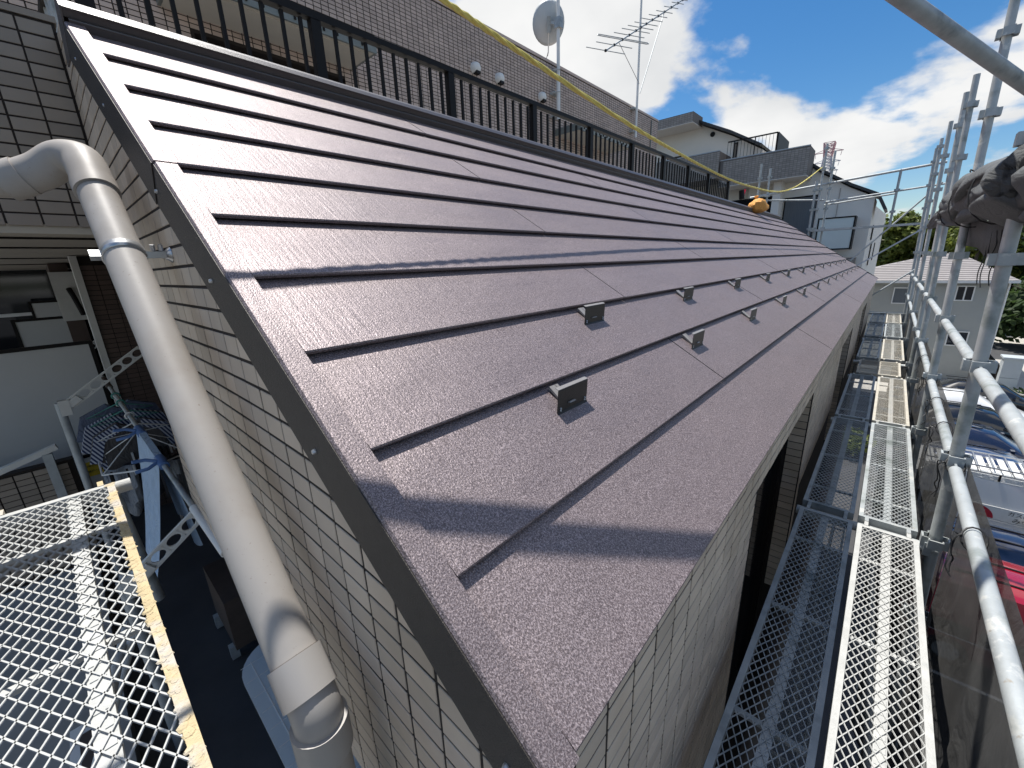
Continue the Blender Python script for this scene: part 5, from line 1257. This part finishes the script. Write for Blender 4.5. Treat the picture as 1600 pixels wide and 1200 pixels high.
# ------------------------------------------------------------------ parked cars (front towards -Y)
def car(x, yr, kind, paint, label, rack=False):
    """x centre, yr rear end"""
    t = thing('parked_car', label, 'car', (x, yr - 2.1, GZ), 'cars parked in the row below the scaffold')
    if kind == 'van':      # boxy
        Ln, w, H = 3.4, .74, 1.90; prof = [(0, .55, .9, .92, .60), (.06, .30, 1.2, 1.78, .64), (.25, .24, 1.22, H, .66), (1.3, .24, 1.22, H, .67), (2.2, .24, 1.22, H - .03, .66), (2.55, .24, 1.20, H - .25, .63), (2.95, .24, .96, 1.06, .60), (3.3, .28, .80, .86, .60), (Ln, .42, .60, .64, .56)]
    elif kind == 'minivan':
        Ln, w, H = 4.6, .86, 1.78; prof = [(0, .5, .85, .9, .60), (.08, .30, .98, 1.30, .66), (.30, .24, 1.0, H - .05, .68), (1.0, .24, 1.0, H, .70), (2.4, .24, 1.0, H, .70), (2.9, .24, 1.0, H - .1, .68), (3.6, .24, .98, 1.04, .66), (4.2, .26, .86, .92, .66), (Ln, .4, .6, .64, .6)]
    else:
        Ln, w, H = 4.4, .85, 1.47; prof = [(0, .5, .75, .8, .6), (.1, .28, .92, .98, .64), (.45, .24, .95, 1.12, .60), (1.0, .24, .95, H - .04, .58), (1.9, .24, .94, H, .59), (2.5, .24, .93, H - .07, .58), (3.15, .24, .90, .95, .62), (3.9, .26, .78, .84, .64), (Ln, .4, .55, .6, .58)]
    ring = []; m = MB()
    for (q, z0, zb, zr, wr) in prof:
        y = yr - q; en = .9 if q in (0, Ln) else 1.0; ww = w * en
        hi = zr - zb > .2
        pts = [(ww * .90, z0), (ww, z0 + .18), (ww, (z0 + zb) / 2 + .05), (ww * .97, zb), (wr * (1.0 if hi else 1.12) * (en), zr - .05 if hi else (zb + zr) / 2), (wr * .82 * en, zr)]
        pts += [(0, zr + .02)]
        full = pts + [(-a, b) for a, b in reversed(pts[:-1])]
        ring.append([V(x + a, y, GZ + b) for a, b in full])
    n = len(ring[0]); v = [p for r in ring for p in r]; f = []
    for i in range(len(ring) - 1):
        for j in range(n): f.append((i * n + j, i * n + (j + 1) % n, (i + 1) * n + (j + 1) % n, (i + 1) * n + j))
    f.append(tuple(range(n))); f.append(tuple((len(ring) - 1) * n + j for j in reversed(range(n))))
    o = m.add(v, f).build('body', paint, t, True)
    # side glass: panels between belt (3) and roof edge (4)
    st = [i for i, q in enumerate(prof) if q[3] - q[2] > .3]
    for side in (0, 1):
        for i in st[:-1]:
            if i + 1 not in st: continue
            a, b = (3, 4) if side == 0 else (n - 3, n - 4)
            A_, B_, C_, D_ = ring[i][a], ring[i + 1][a], ring[i + 1][b], ring[i][b]; s_ = V(.008 if side == 0 else -.008, 0, .0)
            lp = lambda P, Q, t_: P + (Q - P) * t_
            a1, b1 = lp(A_, B_, .06), lp(A_, B_, .94); d1, c1 = lp(D_, C_, .06), lp(D_, C_, .94)
            MB().prism([lp(a1, d1, .1) + s_, lp(b1, c1, .1) + s_, lp(b1, c1, .93) + s_, lp(a1, d1, .93) + s_], -s_ * .8).build('side_window', M['glassdark'], t)
        # chrome line
        ps = [ring[i][3 if side == 0 else n - 3] + V(.006 if side == 0 else -.006, 0, .015) for i in st]
        if len(ps) > 1: MB().tube(ps, .011, 6).build('trim', M['stainless'], t)
    lo, hi_ = st[-1], st[-1] + 1
    A_, B_, C_, D_ = ring[lo][4], ring[lo][n - 4], ring[hi_][n - 4], ring[hi_][4]; up1 = V(0, 0, .03)
    MB().prism([A_ * .9 + B_ * .1 + up1, B_ * .9 + A_ * .1 + up1, C_ * .9 + D_ * .1 + up1, D_ * .9 + C_ * .1 + up1], (0, 0, -.012)).build('windscreen', M['teal'], t)
    A_, B_ = ring[st[0]][4], ring[st[0]][n - 4]; C_, D_ = ring[st[0] - 1][n - 4], ring[st[0] - 1][4]
    MB().prism([A_ * .85 + B_ * .15 + V(0, .03, 0), B_ * .85 + A_ * .15 + V(0, .03, 0), C_ * .85 + D_ * .15 + V(0, .03, .02), D_ * .85 + C_ * .15 + V(0, .03, .02)], (0, -.012, 0)).build('rear_window', M['glassdark'], t)
    for sx in (-1, 1):
        MB().obox((x + sx * w * .86, yr - .02, GZ + .82), V(.09, 0, 0), V(0, .05, 0), V(0, 0, .14)).build('tail_lamp', M['redlamp'], t)
        MB().obox((x + sx * w * .75, yr - Ln + .06, GZ + .62), V(.14, 0, 0), V(0, .06, 0), V(0, 0, .07)).build('headlamp', M['headlamp'], t)
        MB().obox((x + sx * (w + .1), yr - Ln * .66, GZ + 1.0), V(.09, 0, 0), V(0, .05, 0), V(0, 0, .07)).build('mirror', paint, t)
        for yy in (.72, Ln - .82):
            wh = MB().lathe((x + sx * (w - .1), yr - yy, GZ + .31), [(.001, -.1), (.31, -.1), (.31, .11), (.001, .11)], (sx, 0, 0), 18).build('wheel', M['tyre'], t, True)
            MB().lathe((x + sx * (w + .012), yr - yy, GZ + .31), [(.001, .0), (.19, .003), (.2, -.03)], (sx, 0, 0), 14).build('rim', M['galv'], wh, True)
        MB().box(x + sx * .3 - .02, x + sx * .3 + .02, yr - 2.2, yr - .6, GZ + H + .005, GZ + H + .03).build('roof_rail', M['black'], t)
    MB().box(x - .2, x + .2, yr - .005, yr + .012, GZ + .55, GZ + .67).build('number_plate', M['white'], t)
    return t
car(10.9, -1.25, 'minivan', M['red'], 'dark red minivan parked nearest below the scaffold')
car(13.25, -1.2, 'sedan', M['navy'], 'navy sedan parked between the red car and the gas van')
gv = car(16.2, -1.4, 'van', M['whitecar'], 'white gas company van with a silver roof rack and red sign')
car(19.1, -1.3, 'sedan', M['blue'], 'blue sedan parked beyond the gas van')
car(21.8, -1.2, 'sedan', M['navy'], 'navy sedan parked before the white car')
car(27.2, -1.3, 'sedan', M['whitecar'], 'white sedan in the far part of the parking row')
car(24.6, -1.5, 'sedan', M['blackcar'], 'black sedan parked just before the white one')
car(29.8, -2.4, 'sedan', M['blackcar'], 'black sedan at the far end of the parking row')
# roof rack with stacked slats
rk = thing('roof_rack', 'silver slatted roof rack and ladder on top of the white gas van', 'roof rack', (16.2, -3, GZ + 1.95))
zt = GZ + 2.0
for xx in (15.570, 16.200, 16.850): MB().box(xx - .015, xx + .015, -4.3, -1.5, zt, zt + .03).build('rail', M['stainless'], rk)
for k in range(14): MB().box(15.610, 16.830, -4.2 + k * .2, -4.2 + k * .2 + .13, zt + .032, zt + .048).build('slat', M['white'], rk)
for k in range(5): MB().box(15.540, 15.555, -4.2, -1.6, zt - .16 + k * .035, zt - .16 + k * .035 + .025).build('side_slat', M['white'], rk)
for yy in (-4.0, -3.0, -2.0): MB().box(15.510, 15.538, yy - .02, yy + .02, zt - .12, zt + .06).build('bracket', M['black'], rk)
MB().box(15.650, 15.690, -4.2, -1.6, zt + .15, zt + .18).box(16.750, 16.790, -4.2, -1.6, zt + .15, zt + .18).build('ladder_rail', M['stainless'], rk)
for k in range(9): MB().box(15.692, 16.748, -4.1 + k * .3, -4.1 + k * .3 + .025, zt + .152, zt + .176).build('ladder_rung', M['stainless'], rk)
# gas sign board on the van's flank
sx_ = 16.2 - .775
sg = thing('sign_board', 'white sign board with a red half disc on the flank of the gas van', 'sign', (sx_, -2.7, GZ + 1.0))
MB().box(sx_, sx_ + .02, -4.6, -2.2, GZ + .84, GZ + 1.2).build('board', M['white'], sg)
pl = [(sx_ - .004, -2.75 + .33 * math.cos(math.pi * q / 16), GZ + .86 + .31 * math.sin(math.pi * q / 16)) for q in range(17)]
rd = MB().prism(pl, (.003, 0, 0)).build('red_disc', M['redsign'], sg)
def text(s, size, y, z, mt, par):
    c = bpy.data.curves.new('lettering', 'FONT'); c.body = s; c.size = size; c.extrude = .001; c.align_x = 'CENTER'; c.materials.append(mt)
    o = bpy.data.objects.new('lettering', c); COL.objects.link(o); o.parent = par; o['_o'] = par['_o']
    o.location = V(sx_ - .007, y, z) - Vector(par['_o']); o.rotation_euler = (math.pi / 2, 0, -math.pi / 2); as_mesh(o)
text('ガス', .2, -2.75, GZ + .91, M['whiteink'], rd)
text('ガスのことなら', .13, -3.75, GZ + 1.05, M['inktext'], sg)
text('みつばち', .15, -3.7, GZ + .88, M['inktext'], sg)
for o in bpy.data.objects:
    if '_o' in o: del o['_o']
